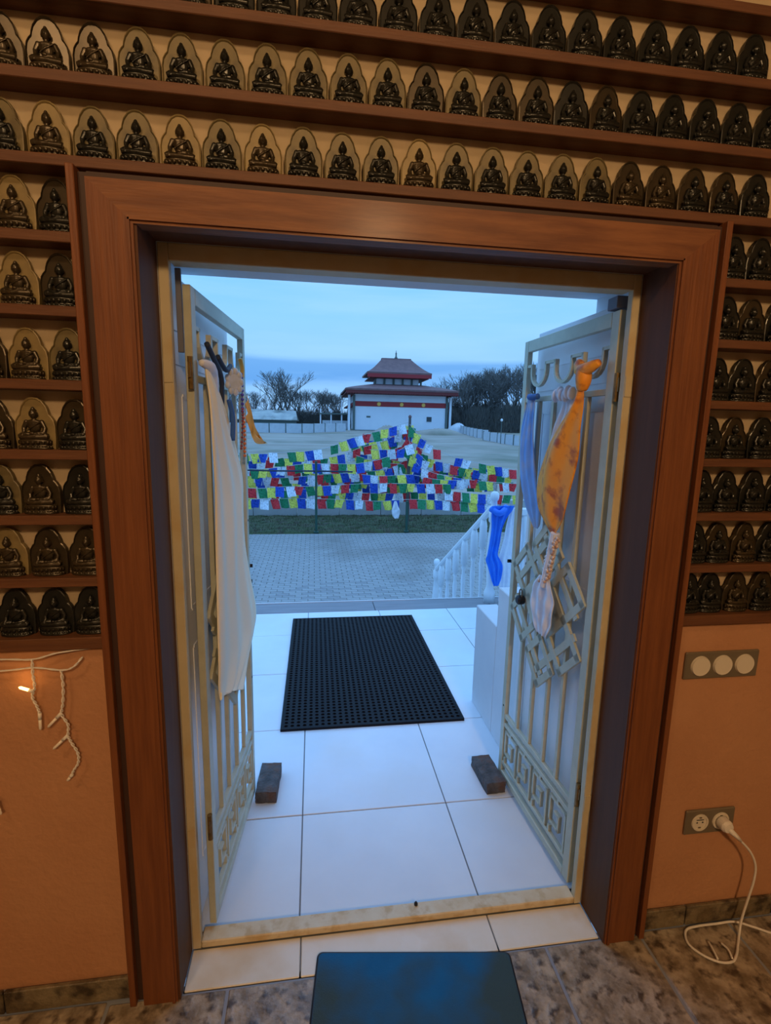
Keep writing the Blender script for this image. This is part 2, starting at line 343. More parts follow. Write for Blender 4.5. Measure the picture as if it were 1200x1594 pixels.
# ---- yard
yd = MB().box(-12, 14, 3.0, 11.15, -1.3, -1.103).obj('yard_paving', M['joint']); struct(yd, 'grey concrete block paving of the yard beyond the steps', 'paving')
pm = [MB().box(-.0975, .0975, -.0475, .0475, -.03, 0, .004).mesh('paver', M[k]) for k in ('paver', 'paver_b', 'paver')]
rest = MB(); cnt = 0
for j in range(81):
    y = 3.10+j*.1
    for i in range(-30, 38):
        x = i*.2 + (.1 if j % 2 else 0)
        vis = abs(x-(y+1.185)*.13) < 2.6+.1*(y-5)
        if 5.95 < y < 7.2 and -.9 < x < 3.2 and cnt < 300:
            o = link('paver', pm[rnd.randrange(3)], yd, (x, y, -1.103+.03*0+rnd.uniform(0, .003))); cnt += 1
        else:
            z = -1.103+rnd.uniform(0, .003); c = .005
            rest.add([(x-.0975, y-.0475, z-.02), (x+.0975, y-.0475, z-.02), (x+.0975, y+.0475, z-.02), (x-.0975, y+.0475, z-.02),
                      (x-.0975+c, y-.0475+c, z), (x+.0975-c, y-.0475+c, z), (x+.0975-c, y+.0475-c, z), (x-.0975+c, y+.0475-c, z)],
                     [(4, 5, 6, 7), (0, 1, 5, 4), (1, 2, 6, 5), (2, 3, 7, 6), (3, 0, 4, 7)])
o = rest.obj('paver_field', M['paver'], yd); o['kind'] = 'stuff'

def tz(y): return -1.1 if y < 14 else -1.1+(y-14)*.0344 if y < 80 else 1.17+(y-80)*.012
gs = MB(); 
def sheet(x0, x1, nx, ysl, zf, jit):
    b = MB(); ny = len(ysl)
    for y in ysl:
        for i in range(nx+1): b.v.append((x0+(x1-x0)*i/nx, y, zf(y)+rnd.uniform(-jit, jit)))
    for j in range(ny-1):
        for i in range(nx): a = j*(nx+1)+i; b.f.append((a, a+1, a+nx+2, a+nx+1))
    return b
struct(sheet(-12, 16, 150, [11.15+.14*k for k in range(21)]+[14.2], lambda y: -1.07 if y > 11.2 else -1.2, .02).obj('grass_verge', M['grass']), 'dull green grass strip between paving and plinth', 'grass')
struct(sheet(-170, 190, 60, [14.0, 14.6]+[15+2*k for k in range(33)]+[85, 95, 110, 140, 200, 300], lambda y: tz(y), .05).obj('field', M['field']), 'bare brown field rising towards the temple', 'ground')
blades = MB()
for k in range(16000):
    x = rnd.uniform(-3.5, 6.2); y = rnd.uniform(11.2, 13.55); h = rnd.uniform(.03, .08); a = rnd.uniform(0, PI); dx, dy = .006*math.cos(a), .006*math.sin(a)
    blades.add([(x-dx, y-dy, -1.09), (x+dx, y+dy, -1.09), (x+rnd.uniform(-.03, .03), y+rnd.uniform(-.03, .03), -1.08+h)], [(0, 1, 2)])
o = blades.obj('grass_blades', M['grass']); tag(o, 'short winter grass growing on the verge under the prayer flags', 'grass', kind='stuff')
pl = thing('plinth_wall', 'low pale plinth wall running behind the hanging prayer flags', 'wall'); pl['kind'] = 'structure'
for k in range(16):
    MB().box(-8+1.25*k, -8+1.25*k+1.235, 13.62, 13.8, -1.15, -.62, .01).obj('panel', M['kerb'], pl)

# ================================================================== SHELVES
ZS = [2.529, 2.381, 2.234, 2.0814, 1.936, 1.789, 1.636, 1.485, 1.338, 1.192, 1.046]
SF, SB, STH = .018, .072, .0215          # shelf front, back plane, thickness
su = thing('plaque_shelving', 'reddish brown built-in shelving for votive plaques around the doorway', 'shelving')
SXL, SXR = -1.35, 2.1
for a in ((SXL, SXR, 2.0600, 2.72), (SXL, PL-.017, 1.025, 2.0595), (PR+.017, SXR, 1.025, 2.0595)):
    MB().box(a[0], a[1], SB, RB-.0004, a[2], a[3]).obj('back_panel', M['cream'], su)
for k, z in enumerate(ZS):
    t = .029 if k == 10 else STH
    for a, b in (((SXL, SXR),) if k < 4 else ((SXL, PL-.0172), (PR+.0172, SXR))):
        o = MB().box(a, b, SF, SB-.0003, z-t, z, .0015).obj('shelf_board', M['shelf'], su)
MB().box(PL-.0165, PL-.0002, .0, WF-.0003, .0005, 2.0595, .0015).obj('upright_post', M['wood_v'], su)
MB().box(PR+.0002, PR+.0165, .0, WF-.0003, .0005, 2.0595, .0015).obj('upright_post', M['wood_v'], su)

# ================================================================== VOTIVE PLAQUES
def arch(sc_=1.0, dz=0):
    h = [(-.0385, 0), (-.0405, .02), (-.041, .045), (-.0385, .057), (-.034, .064), (-.0295, .0685), (-.0282, .075), (-.0245, .085), (-.0165, .0955), (-.008, .1005), (0, .1015)]
    h = [(x, z*1.11) for x, z in h]
    o = h + [(-x, z) for x, z in h[-2::-1]]
    return [(x*sc_, dz+(z-.045)*sc_+.045) for x, z in o]
def plate_mesh(m):
    b = MB(); o = arch(); i = arch(.87)
    n = len(o)
    # raised rim around a dished field
    def ring(A, ya, B, yb):
        q = len(b.v); b.v += [(x, ya, z) for x, z in A] + [(x, yb, z) for x, z in B]
        b.f += [(q+k, q+(k+1) % n, q+n+(k+1) % n, q+n+k) for k in range(n)]
    i2 = arch(.925); i = arch(.955)
    ring(o, 0.012, o, .001); ring(o, .001, i, 0.0); ring(i, 0.0, i2, .0025)
    q = len(b.v); b.v += [(x, .0025, z) for x, z in i2] + [(x, .012, z) for x, z in o]
    b.f += [tuple(range(q, q+n)), tuple(range(q+n, q+2*n))]
    return b.mesh('back_plate', m)
def figure_mesh(m):
    b = MB(); R = Matrix.Rotation
    b.ell((0, -.003, .071), (.0072, .0075, .0088)); b.ell((0, -.002, .080), (.0035, .0038, .0045)); b.ell((0, -.001, .0765), (.006, .0062, .005))
    b.ell((-.0072, -.002, .070), (.0012, .002, .004), 8, 6); b.ell((.0072, -.002, .070), (.0012, .002, .004), 8, 6)
    b.ell((0, -.0105, .070), (.0012, .0018, .002), 6, 5)
    b.tube([(0, -.002, .058), (0, -.002, .066)], .0036, 8)
    b.ell((0, -.001, .047), (.0115, .0075, .0145)); b.ell((0, -.001, .055), (.0150, .0065, .0058))
    for s in (-1, 1):
        b.tube([(s*.0135, -.001, .055), (s*.0185, -.002, .044), (s*.0175, -.005, .036)], [.0048, .0042, .0036], 8)
        b.ell((s*.0135, -.001, .055), (.005, .005, .005), 8, 6)
        b.tube([(s*.008, -.002, .030), (s*.022, -.007, .029), (s*.0255, -.006, .028)], [.0065, .0065, .0050], 8)
        b.tube([(s*.0245, -.008, .0275), (s*.006, -.0125, .0265), (-s*.008, -.0125, .0275)], [.0052, .0046, .0036], 8)
    b.tube([(.0175, -.005, .036), (.010, -.011, .0335), (.0, -.0125, .0325)], [.0036, .0032, .0028], 8)       # hand in the lap
    b.tube([(-.0175, -.005, .036), (-.0185, -.011, .030), (-.0175, -.013, .0235)], [.0034, .003, .0024], 8)      # hand touching the ground
    b.ell((0, -.014, .034), (.005, .0035, .0028), 8, 6)
    b.tube([(.013, -.0065, .056), (0, -.0095, .047), (-.010, -.0085, .039)], .0012, 6)                            # robe hem
    b.v = [(x*1.15, y, z*1.14-.004) for x, y, z in b.v]
    me = b.mesh('raw', m); o = bpy.data.objects.new('raw', me); C.objects.link(o)
    r = o.modifiers.new('r', 'REMESH'); r.mode = 'VOXEL'; r.voxel_size = .0011; r.use_smooth_shade = True
    bpy.context.view_layer.update(); ev = o.evaluated_get(bpy.context.evaluated_depsgraph_get())
    me2 = bpy.data.meshes.new_from_object(ev); me2.name = 'seated_figure'; bpy.data.objects.remove(o)
    me2.materials.clear(); me2.materials.append(m); me2.polygons.foreach_set('use_smooth', [True]*len(me2.polygons)); return me2
def base_mesh(m):
    b = MB(); n = 18
    def oval(rx, ry, z, k=0): return [(rx*math.cos(2*PI*(i+k)/n), -.002+ry*math.sin(2*PI*(i+k)/n)*(1 if math.sin(2*PI*(i+k)/n) < 0 else .3), z) for i in range(n)]
    lv = [(.031, .016, 0), (.032, .017, .003), (.0285, .0135, .006), (.026, .0115, .0105), (.030, .0155, .016), (.0305, .016, .019), (.027, .013, .0225)]
    for rx, ry, z in lv: b.v += oval(rx, ry, z)
    b.f += [(j*n+i, j*n+(i+1) % n, (j+1)*n+(i+1) % n, (j+1)*n+i) for j in range(len(lv)-1) for i in range(n)]; b.f += [tuple(range(n)), tuple((len(lv)-1)*n+i for i in range(n))]
    for i in range(9):          # lotus petals
        a = PI+PI*(i+.5)/9; x, y = .0275*math.cos(a), -.002+.0135*math.sin(a)
        b.ell((x, y, .0150), (.0040, .0028, .0048), 6, 5); b.ell((x*1.02, y*1.02, .0050), (.0040, .0028, .0036), 6, 5)
    b.v = [(x*1.12, y, z) for x, y, z in b.v]
    return b.mesh('lotus_base', m, True)
fig0 = figure_mesh(M['night'])
def recol(me, m): c = me.copy(); c.materials.clear(); c.materials.append(m); return c
bs0 = base_mesh(M['night'])
VAR = {}
for k, (pm_, fm_) in {'g': ('gilt', 'night'), 'G': ('gilt2', 'bronze'), 'b': ('bronze', 'bronze'), 'n': ('night', 'night'), 'B': ('bronze', 'night')}.items():
    VAR[k] = (plate_mesh(M[pm_]), recol(fig0, M[fm_]), recol(bs0, M[fm_]))
DESC = {'g': 'olive gilt buddha plaque', 'G': 'bright gilt buddha plaque', 'b': 'brown bronze buddha plaque', 'n': 'blackened buddha plaque', 'B': 'dark bronze buddha plaque'}
ORD = ['first', 'second', 'third', 'fourth', 'fifth', 'sixth', 'seventh', 'eighth', 'ninth', 'tenth', 'eleventh', 'twelfth', 'thirteenth', 'fourteenth', 'fifteenth', 'sixteenth',
       'seventeenth', 'eighteenth', 'nineteenth', 'twentieth', 'twenty-first', 'twenty-second', 'twenty-third']
proto = {}
def plaque(x, z, v, label, group):
    r = thing('votive_plaque', label, 'plaque', (x, .053, z), rnd.uniform(-.05, .05), group)
    s = rnd.uniform(.985, 1.02); r.scale = (s, 1, s)
    for nm, me in zip(('back_plate', 'seated_figure', 'lotus_base'), VAR[v]):
        link(nm, me, r)
P_ = .0867
TOP = [(-2, (-.074*1.02-P_*3), 17, 'on third row above the doorway', 'BBnnnnnnnnnnnnnnn'), (-1, -.616, 21, 'on second row above the doorway', 'bbbgggggggBgBBnBnnnnn'),
       (0, -.628, 21, 'on first row above the door casing', 'gGggGgGgggGgggggbbBBn')]
for row, x0, n, where, code in TOP:
    z = ZS[3+row]
    for i in range(n):
        plaque(x0+P_*i+rnd.uniform(-.001, .001), z, code[i], DESC[code[i]]+', '+ORD[i]+' from left '+where, 'votive plaques '+where)
SIDE = [(1, [-.609, -.528], [1.047, 1.124], 'GB', 'nn'), (2, [-.615, -.531], [1.047, 1.122, 1.203], 'GB', 'nBn'), (3, [-.692, -.609, -.527], [1.043, 1.119, 1.199], 'bGg', 'nnB'),
        (4, [-.692, -.608, -.525], [1.040, 1.116, 1.201], 'bGB', 'nBn'), (5, [-.690, -.609, -.524], [1.038, 1.113, 1.197, 1.279], 'gbn', 'nnnn'),
        (6, [-.689, -.605, -.521], [1.037, 1.109, 1.192, 1.273], 'Gbb', 'nBbn'), (7, [-.686, -.602, -.522], [1.037, 1.105, 1.188, 1.271], 'nnn', 'nnbB')]
for row, ls, rs, cl, cr_ in SIDE:
    z = ZS[3+row]
    for side, xs, code in (('left', ls, cl), ('right', rs, cr_)):
        where = (['uppermost', 'second', 'third', 'fourth', 'fifth', 'sixth', 'bottom'][row-1])+' shelf '+side+' of the casing'
        for i, x in enumerate(xs):
            j = (len(xs)-1-i) if side == 'left' else i
            pos = 'nearest the casing' if j == 0 else ORD[j]+' from the casing'
            plaque(x*1.018, z, code[i], DESC[code[i]]+', '+pos+', '+where, 'votive plaques, '+where)

# ================================================================== DOOR LEAVES AND GATES
GW = .577
AL, AR = 1.477, PI-1.518
def leafdoor(name, s, xh, ang, label):
    t = thing(name, label, 'door', (xh, .195, 0), ang); t['kind'] = 'structure'
    y0, y1 = sorted((-s*.048, -s*.088))
    MB().box(.004, GW+.004, y0, y1, .022, 1.925, .002).obj('leaf_slab', M['leaf'], t)
    f0, f1 = sorted((-s*.048, -s*.0455))
    for (a, b, c, d) in ((.07, .51, .20, .90), (.07, .51, 1.02, 1.62)):      # embossed mouldings
        fm = MB()
        for (p, q) in (((a, c), (b, c)), ((b, c), (b, d)), ((b, d), (a, d)), ((a, d), (a, c))): fm.strip([p, q], .014, f0, f1)
        fm.obj('moulding', M['leaf'], t)
    for z in (1.70, 1.785): MB().box(.02, .56, f0, f1, z, z+.004).obj('groove_bead', M['leaf'], t)
    MB().box(-.0005, .0035, y0, y1, .03, 1.92).obj('edge_shade', M['dark_metal'], t)  # thin dark strip standing in for shade on the leaf's hinge end
    MB().tube([(.53, -s*.042, 1.0), (.53, -s*.036, 1.0), (.53, -s*.0355, 1.0)], .012, 12).obj('keyhole_rose', M['dark_metal'], t)
    return t
leafdoor('door_1', -1, -.310, 1.490, 'white door leaf folded open behind the left metal gate')
leafdoor('door_2', 1, .857, PI-1.530, 'white door leaf folded open behind the right metal gate')

def sq(cx, cz, h): return [(cx, cz+h), (cx+h, cz), (cx, cz-h), (cx-h, cz)]
def gate(s, xh, ang, label):
    t = thing('metal_gate', label, 'gate', (xh, .185, 0), ang, 'metal gates in the doorway')
    def Y(a, b): return sorted((-s*a, -s*b))
    g = M['gate']; B0, B1 = Y(0, .020)
    MB().box(0, .036, B0, B1, .03, 1.888, .0015).obj('stile', g, t); MB().box(GW-.030, GW, B0, B1, .03, 1.888, .0015).obj('stile', g, t)
    i0, i1 = .0362, GW-.0302
    MB().box(i0, i1, B0, B1, 1.846, 1.888, .0015).obj('rail', g, t); MB().box(i0, i1, *Y(.002, .017), 1.656, 1.674, .001).obj('rail', g, t)
    MB().box(i0, i1, *Y(.002, .017), .307, .327, .001).obj('rail', g, t); MB().box(i0, i1, *Y(.002, .017), .268, .286, .001).obj('rail', g, t)
    MB().box(i0, i1, B0, B1, .03, .058, .0015).obj('rail', g, t); MB().box(i0, i1, *Y(.002, .017), .088, .104, .001).obj('rail', g, t)
    # wave of three U scrolls linked by short flats
    ya, yb = Y(.002, .017); cw = (i1-i0)/3
    for k in range(3):
        c = i0+cw*(k+.5); r = cw*.31; pts = [(c-cw*.5+.0005, 1.790), (c-r-.004, 1.790)]
        b = MB().strip([(c-cw*.5+.0003, 1.792), (c-r+.0045, 1.792)], .010, ya, yb); b.strip([(c+r-.0045, 1.792), (c+cw*.5-.0003, 1.792)], .010, ya, yb)
        u = [(c-r, 1.795), (c-r, 1.765)] + [(c-r*math.cos(a), 1.765-.050*math.sin(a)) for a in [PI*q/10 for q in range(1, 10)]] + [(c+r, 1.765), (c+r, 1.795)]
        b.strip(u, .010, ya, yb); b.obj('scroll', g, t)
    # upright bars
    for x in (.135, .232, .340, .445): MB().box(x-.008, x+.008, *Y(.003, .017), .3272, 1.6558, .001).obj('bar', g, t)
    # endless knot of interlaced squares
    kc = .292; zc = .915; k0, k1 = Y(-.006, .004)
    kn = 0
    for (dx, dz, h) in ((0, .210, .092), (0, -.215, .092), (-.145, .092, .096), (-.145, -.092, .096), (.145, .092, .096), (.145, -.092, .096), (0, 0, .105)):
        if h == 0: continue
        q = sq(kc+dx, zc+dz, h); b = MB()
        for m_ in range(4):
            a, c = q[m_], q[(m_+1) % 4]
            e = .0115; d = Vector((c[0]-a[0], c[1]-a[1])).normalized()*e
            b.strip([(a[0]-d.x, a[1]-d.y), (c[0]+d.x, c[1]+d.y)], .026, k0+.0002*m_, k1)
        b.obj('knot_link', g, t); kn += 1
    for (p, q) in (((-.215, .03), (.02, .262)), ((.215, .03), (-.02, .262)), ((-.215, -.03), (.02, -.262)), ((.215, -.03), (-.02, -.262))):
        MB().strip([(kc+p[0], zc+p[1]), (kc+q[0], zc+q[1])], .026, k0+.001, k1-.001).obj('knot_link', g, t)
    # meander panel at the foot
    n = 4; mw = (i1-i0)/n; m0, m1 = Y(.003, .016)
    for k in range(n):
        a = i0+mw*k; f = (lambda x: a+x*mw)
        path = [(f(.10), .104), (f(.10), .250), (f(.88), .250), (f(.88), .150), (f(.42), .150), (f(.42), .205), (f(.62), .205)]
        b = MB()
        for (p, q) in zip(path, path[1:]):
            d = Vector((q[0]-p[0], q[1]-p[1])).normalized()*.0045
            b.strip([(p[0]-(d.x if p[1] > .105 else 0), p[1]-(d.y if p[1] > .105 else 0)), (q[0]+d.x, q[1]+d.y)], .010, m0, m1)
        b.strip([(f(.88), .1045), (f(.88), .128)], .010, m0, m1).strip([(f(.5), .2545), (f(.5), .2675)], .010, m0, m1)
        b.obj('meander', g, t)
    # hinges, keeper and screws
    for z in (.375, 1.675):
        h = MB().tube([(-.0085, -s*.004, z-.040), (-.0085, -s*.004, z+.040)], .0075, 10).box(-.020, .0, *Y(.001, .007), z-.012, z+.026); h.obj('hinge_barrel', M['brass'], t)
    for z, ln in ((1.000, .030), (.940, .018), (.84, .012)):
        if s > 0 and z < .99: continue
        b = MB(); b.box(GW, GW+ln, *Y(.008, .012), z-.007, z+.007, .001); b.box(GW+ln-.004, GW+ln, *Y(-.004, .008), z-.007, z+.007); b.obj('keeper', M['dark_metal'], t)
    for z in ((.55, 1.19) if s < 0 else (.36,)): MB().tube([(GW-.015, s*.0015, z), (GW-.015, -s*.001, z)], .004, 8).obj('screw', M['dark_metal'], t)
    return t
gL = gate(-1, -.302, AL, 'left grey green metal gate leaf mostly hidden by a long cream scarf')
gR = gate(1, .849, AR, 'right grey green metal gate leaf with orange scarf tied on its knot')
def G2W(s, t, off, z):   # point on a gate: along it, towards the room side, height
    a, xh = (AL, -.302) if s < 0 else (AR, .849)
    c, q = math.cos(a), math.sin(a); y = s*off
    return Vector((xh+t*c-y*q, .185+t*q+y*c, z))
# lock knob on the right gate
kb = thing('padlock', 'small black round padlock on the knot of the right gate', 'lock', G2W(1, .435, .0, .888), AR)
MB().lathe([(0, .006), (.016, .006), (.019, .012), (.019, .030), (.012, .036), (0, .036)], (0, 0, 0), 14, 'y').obj('lock_body', M['dark_metal'], kb)
MB().tube(crv([(-.010, .02, .012), (-.010, .02, .034), (0, .02, .043), (.010, .02, .034), (.010, .02, .012)], 4), .003, 6).obj('shackle', M['steel'], kb)

def cloth(name, s, rows, m, label, cat, off=.03, folds=4, amp=.012, nx=26, nz=60, th=.0025, group=None, seed=0, bulge=.0, base=None, twist=0, slant=0):
    """rows: (z, t left, t right, offset). Interpolated smoothly into a folded sheet hanging on a gate."""
    rr = crv([(z, a, b) for z, a, b, *_ in rows], 10); oo = crv([(r[3] if len(r) > 3 else off, 0, 0) for r in rows], 10)
    rn = random.Random(seed); ph = [rn.uniform(0, 6.28) for _ in range(4)]
    b = MB(); n = len(rr)
    for j in range(n):
        z, a, c = rr[j]; v = j/(n-1)
        z_ = z
        for i in range(nx+1):
            u = i/nx; z = z_+slant*(1-u)*v**5; k = math.sin(u*folds*2*PI+ph[0]+1.3*math.sin(v*3+ph[1])+twist*v)*.6+math.sin(u*folds*3.7+ph[2]-v*4)*.3+.25*math.sin(v*17+u*6+ph[3])
            wloc = min(1, abs(c-a)/.12)
            o_ = oo[j][0]+amp*(k*wloc)+bulge*math.sin(PI*u)*math.sin(PI*min(1, v*1.05))
            b.v.append(tuple(base(a+(c-a)*u, o_, z) if base else G2W(s, a+(c-a)*u, o_, z)))
    for j in range(n-1):
        for i in range(nx): q = j*(nx+1)+i; b.f.append((q, q+1, q+nx+2, q+nx+1))
    o = b.obj(name, M[m], smooth=True); solid(o, th)
    return tag(o, label, cat, group) if label else o

# left gate: long cream khata
kh = cloth('ceremonial_scarf', -1, [(1.69, .040, .075), (1.66, .040, .125), (1.60, .045, .200), (1.50, .055, .300), (1.37, .075, .410), (1.25, .075, .425), (1.12, .065, .440), (.98, .050, .500), (.83, .048, .575), (.76, .050, .530), (.70, .055, .43), (.66, .055, .36), (.635, .06, .31)],
      'khata', 'long cream silk scarf draped over the left gate leaf', 'scarf', .018, 3, .009, 40, seed=3, bulge=.012, slant=.13)
def backcloth(x, o, z): return Vector((x, .255+o, z))
kb2 = cloth('ceremonial_scarf', -1, [(1.62, -.334, -.324), (1.3, -.335, -.321), (1.0, -.336, -.321), (.80, -.337, -.322), (.76, -.334, -.326)], 'khata', 'tan strip of scarf hanging between left frame jamb and gate', 'scarf', 0, 1, .003, 6, seed=5, base=backcloth)
# bow knot of the scarf
b = MB(); P0 = G2W(-1, .07, .022, 1.69)
b.tube(crv([G2W(-1, .03, .010, 1.705), G2W(-1, .07, .020, 1.700), G2W(-1, .11, .016, 1.68), G2W(-1, .14, .014, 1.63)], 6), [.006+.010*math.sin(PI*(k+1)/20) for k in range(19)], 8)
tag(b.obj('scarf_knot', M['khata_w'], smooth=True), 'white rolled scarf knot tied at the top of the left gate', 'scarf')

# beads and small offerings on the left gate
def beads(s, pts, m, label, r=.006, step=.011):
    P = crv(pts, 12); t = thing('bead_strand', label, 'bead strand', P[0])
    acc = 0; last = P[0]; base_ = MB().ell((0, 0, 0), (r, r, r), 8, 6).mesh('bead', M[m], True)
    MB().tube([p-P[0] for p in P], .0012, 5).obj('thread', M['darkcloth'], t); link('bead', base_, t, (0, 0, 0))
    for p in P[1:]:
        acc += (p-last).length; last = p
        if acc > step: acc = 0; link('bead', base_, t, p-P[0])
    return t
beads(-1, [G2W(-1, .47, .010, 1.72), G2W(-1, .462, .014, 1.67), G2W(-1, .460, .014, 1.59)], 'purple', 'purple bead strand hanging at the top of the left gate')
beads(-1, [G2W(-1, .482, .010, 1.60), G2W(-1, .480, .014, 1.52), G2W(-1, .475, .014, 1.44)], 'obead', 'orange bead strand hanging below the purple beads')
beads(-1, [G2W(-1, .39, .03, 1.60), G2W(-1, .37, .034, 1.55), G2W(-1, .36, .03, 1.47)], 'crimson', 'dark red bead strand beside the orange beads', .004, .009)
for pts, m, lab in (([G2W(-1, .08, .012, 1.76), G2W(-1, .14, .016, 1.72), G2W(-1, .19, .018, 1.68), G2W(-1, .20, .014, 1.60)], 'darkcloth', 'dark twisted cord knotted beside the cream scarf on the left gate'),
                    ([G2W(-1, .18, .012, 1.74), G2W(-1, .25, .016, 1.71), G2W(-1, .32, .012, 1.73)], 'darkcloth', 'dark cord looped round the scrolls of the left gate'),
                    ([G2W(-1, .22, .03, 1.62), G2W(-1, .24, .035, 1.57), G2W(-1, .25, .03, 1.50)], 'bluecloth', 'small blue ribbon hanging on the left gate'),
                    ([G2W(-1, .46, .010, 1.77), G2W(-1, .47, .014, 1.74), G2W(-1, .48, .010, 1.71)], 'orange_p', 'short gold cord tied above the purple beads')):
    tag(MB().tube(crv(pts, 5), .0075, 8).obj('knotted_cord', M[m], smooth=True), lab, 'cord')
c = G2W(-1, .30, .028, 1.680)
fd = thing('flower_rosette', 'white round rosette hanging at the top of the left gate', 'rosette', c, .55)
MB().lathe([(0, -.004), (.022, -.004), (.027, 0), (.022, .008), (0, .012)], (0, 0, 0), 18, 'y').obj('disc', M['wmask'], fd)
for k in range(9):
    a = 2*PI*k/9; MB().ell((.022*math.cos(a), 0, .032*math.sin(a)), (.010, .006, .012), 8, 6).obj('petal', M['wmask'], fd, True)
# orange pennant sticking out past the gate edge
b = MB(); A = [G2W(-1, .565, .006, 1.655), G2W(-1, .585, .012, 1.61), G2W(-1, .605, .020, 1.55), G2W(-1, .66, .035, 1.49)]
Bq = [G2W(-1, .57, .004, 1.56), G2W(-1, .592, .014, 1.52), G2W(-1, .615, .026, 1.48), G2W(-1, .74, .045, 1.475)]
P1, P2 = crv(A, 6), crv(Bq, 6)
for p, q in zip(P1, P2):
    for i in range(7): b.v.append(tuple(p.lerp(q, i/6)+Vector((.006*math.sin(i*2.1), 0, 0))))
for j in range(len(P1)-1):
    for i in range(6): q = j*7+i; b.f.append((q, q+1, q+8, q+7))
o = b.obj('orange_pennant', M['orange_p'], smooth=True); solid(o, .002); tag(o, 'small orange to yellow ribbon fluttering off the edge of the left gate', 'ribbon')

# right gate scarves
cloth('ceremonial_scarf', 1, [(1.70, .100, .125), (1.64, .088, .140), (1.56, .088, .215), (1.48, .090, .285), (1.38, .112, .330), (1.29, .135, .318), (1.24, .165, .270), (1.205, .195, .222)],
      'orange', 'orange silk scarf with brown print tied on the right gate', 'scarf', .034, 2, .007, 36, seed=11, bulge=.03)
b = MB(); b.tube(crv([G2W(1, .152, .022, 1.765), G2W(1, .125, .030, 1.735), G2W(1, .085, .034, 1.735), G2W(1, .045, .022, 1.75)], 6), [.010, .013, .016, .018, .019, .02, .02, .021, .021, .02, .02, .02, .019, .018, .017, .016, .014, .012, .010], 10)
b.tube(crv([G2W(1, .105, .032, 1.735), G2W(1, .10, .034, 1.70), G2W(1, .105, .034, 1.672)], 5), [.020, .022, .024, .024, .024, .023, .022, .020, .018, .016, .012], 10)
tag(b.obj('scarf_knot', M['orange'], smooth=True), 'fat orange knot round the top scroll of the right gate', 'scarf')
cloth('ceremonial_scarf', 1, [(1.68, .165, .245), (1.62, .155, .265), (1.55, .20, .30), (1.47, .255, .325), (1.38, .31, .345), (1.27, .325, .345)], 'khata_w', 'white gauze scarf bunched behind the orange scarf', 'scarf', .012, 4, .008, 20, seed=21)
b = MB()
for k in range(6): b.ell(G2W(1, .165+.018*k, .030+.004*(k % 2), 1.668+.006*math.sin(k*2)), (.015, .013, .022), 10, 8)
tag(b.obj('scarf_knot', M['khata_w'], smooth=True), 'white gauze knots tied on the mid rail of the right gate', 'scarf')
cloth('ceremonial_scarf', 1, [(1.675, .425, .475), (1.60, .415, .500), (1.50, .405, .515), (1.40, .375, .505), (1.30, .335, .465), (1.22, .325, .400), (1.195, .34, .37)], 'khata_b', 'pale blue silk scarf hanging at the outer edge of the right gate', 'scarf', .020, 3, .008, 20, seed=31, bulge=.015)
tag(MB().tube(crv([G2W(1, .47, .02, 1.675), G2W(1, .44, .032, 1.67), G2W(1, .405, .02, 1.672)], 5), .011, 8).obj('scarf_knot', M['bluecloth'], smooth=True), 'small blue knot above the pale blue scarf', 'scarf')
cloth('ceremonial_scarf', 1, [(1.04, .205, .275), (.99, .175, .318), (.95, .168, .325), (.90, .170, .310), (.86, .180, .285), (.83, .20, .26)], 'khata_w', 'white scarf tail hanging below the sequins on the right gate', 'scarf', .035, 3, .008, 20, seed=41)
sq_ = thing('sequin_tassel', 'pearl and sequin tassel between orange scarf and white tail', 'tassel', G2W(1, .19, .035, 1.20), AR)
pm2 = MB().ell((0, 0, 0), (.0075, .0065, .0075), 7, 5).mesh('pearl', M['pearl'], True)
for k in range(90):
    v = k/90; z = -.005-.175*v; xw = .024; link('pearl', pm2, sq_, (rnd.uniform(-xw, xw)+.045*v**1.2, rnd.uniform(-.004, .010), z))
MB().tube([(0, 0, .01), (.02, 0, -.09), (.048, 0, -.19)], .016, 8).obj('tassel_core', M['khata_w'], sq_)

# ================================================================== FLOOR OBJECTS
def brick(loc, rz, label):
    b = bmesh.new(); bmesh.ops.create_cube(b, size=1); bmesh.ops.subdivide_edges(b, edges=b.edges[:], cuts=5, use_grid_fill=True)
    for v in b.verts:
        c_ = v.co; e = sum(abs(abs(q)-.5) < .01 for q in c_); k = .97 if e >= 2 else 1
        v.co = Vector((c_.x*.088*k, c_.y*.19*k, (c_.z+.5)*.053*(1 if c_.z < 0 else k)+.0005)) + Vector([rnd.uniform(-.0016, .0016), rnd.uniform(-.0016, .0016), abs(rnd.uniform(-.0012, .0012))])
    me = bpy.data.meshes.new('brick_prop'); b.to_mesh(me); b.free(); me.materials.append(M['brick'])
    o = link('brick_prop', me, None, loc, (0, 0, rz)); return tag(o, label, 'brick')
brick((-.197, .805, 0), -.06, 'dark brick holding open the left gate leaf')
brick((.768, .750, 0), .06, 'dark brick holding open the right gate leaf')

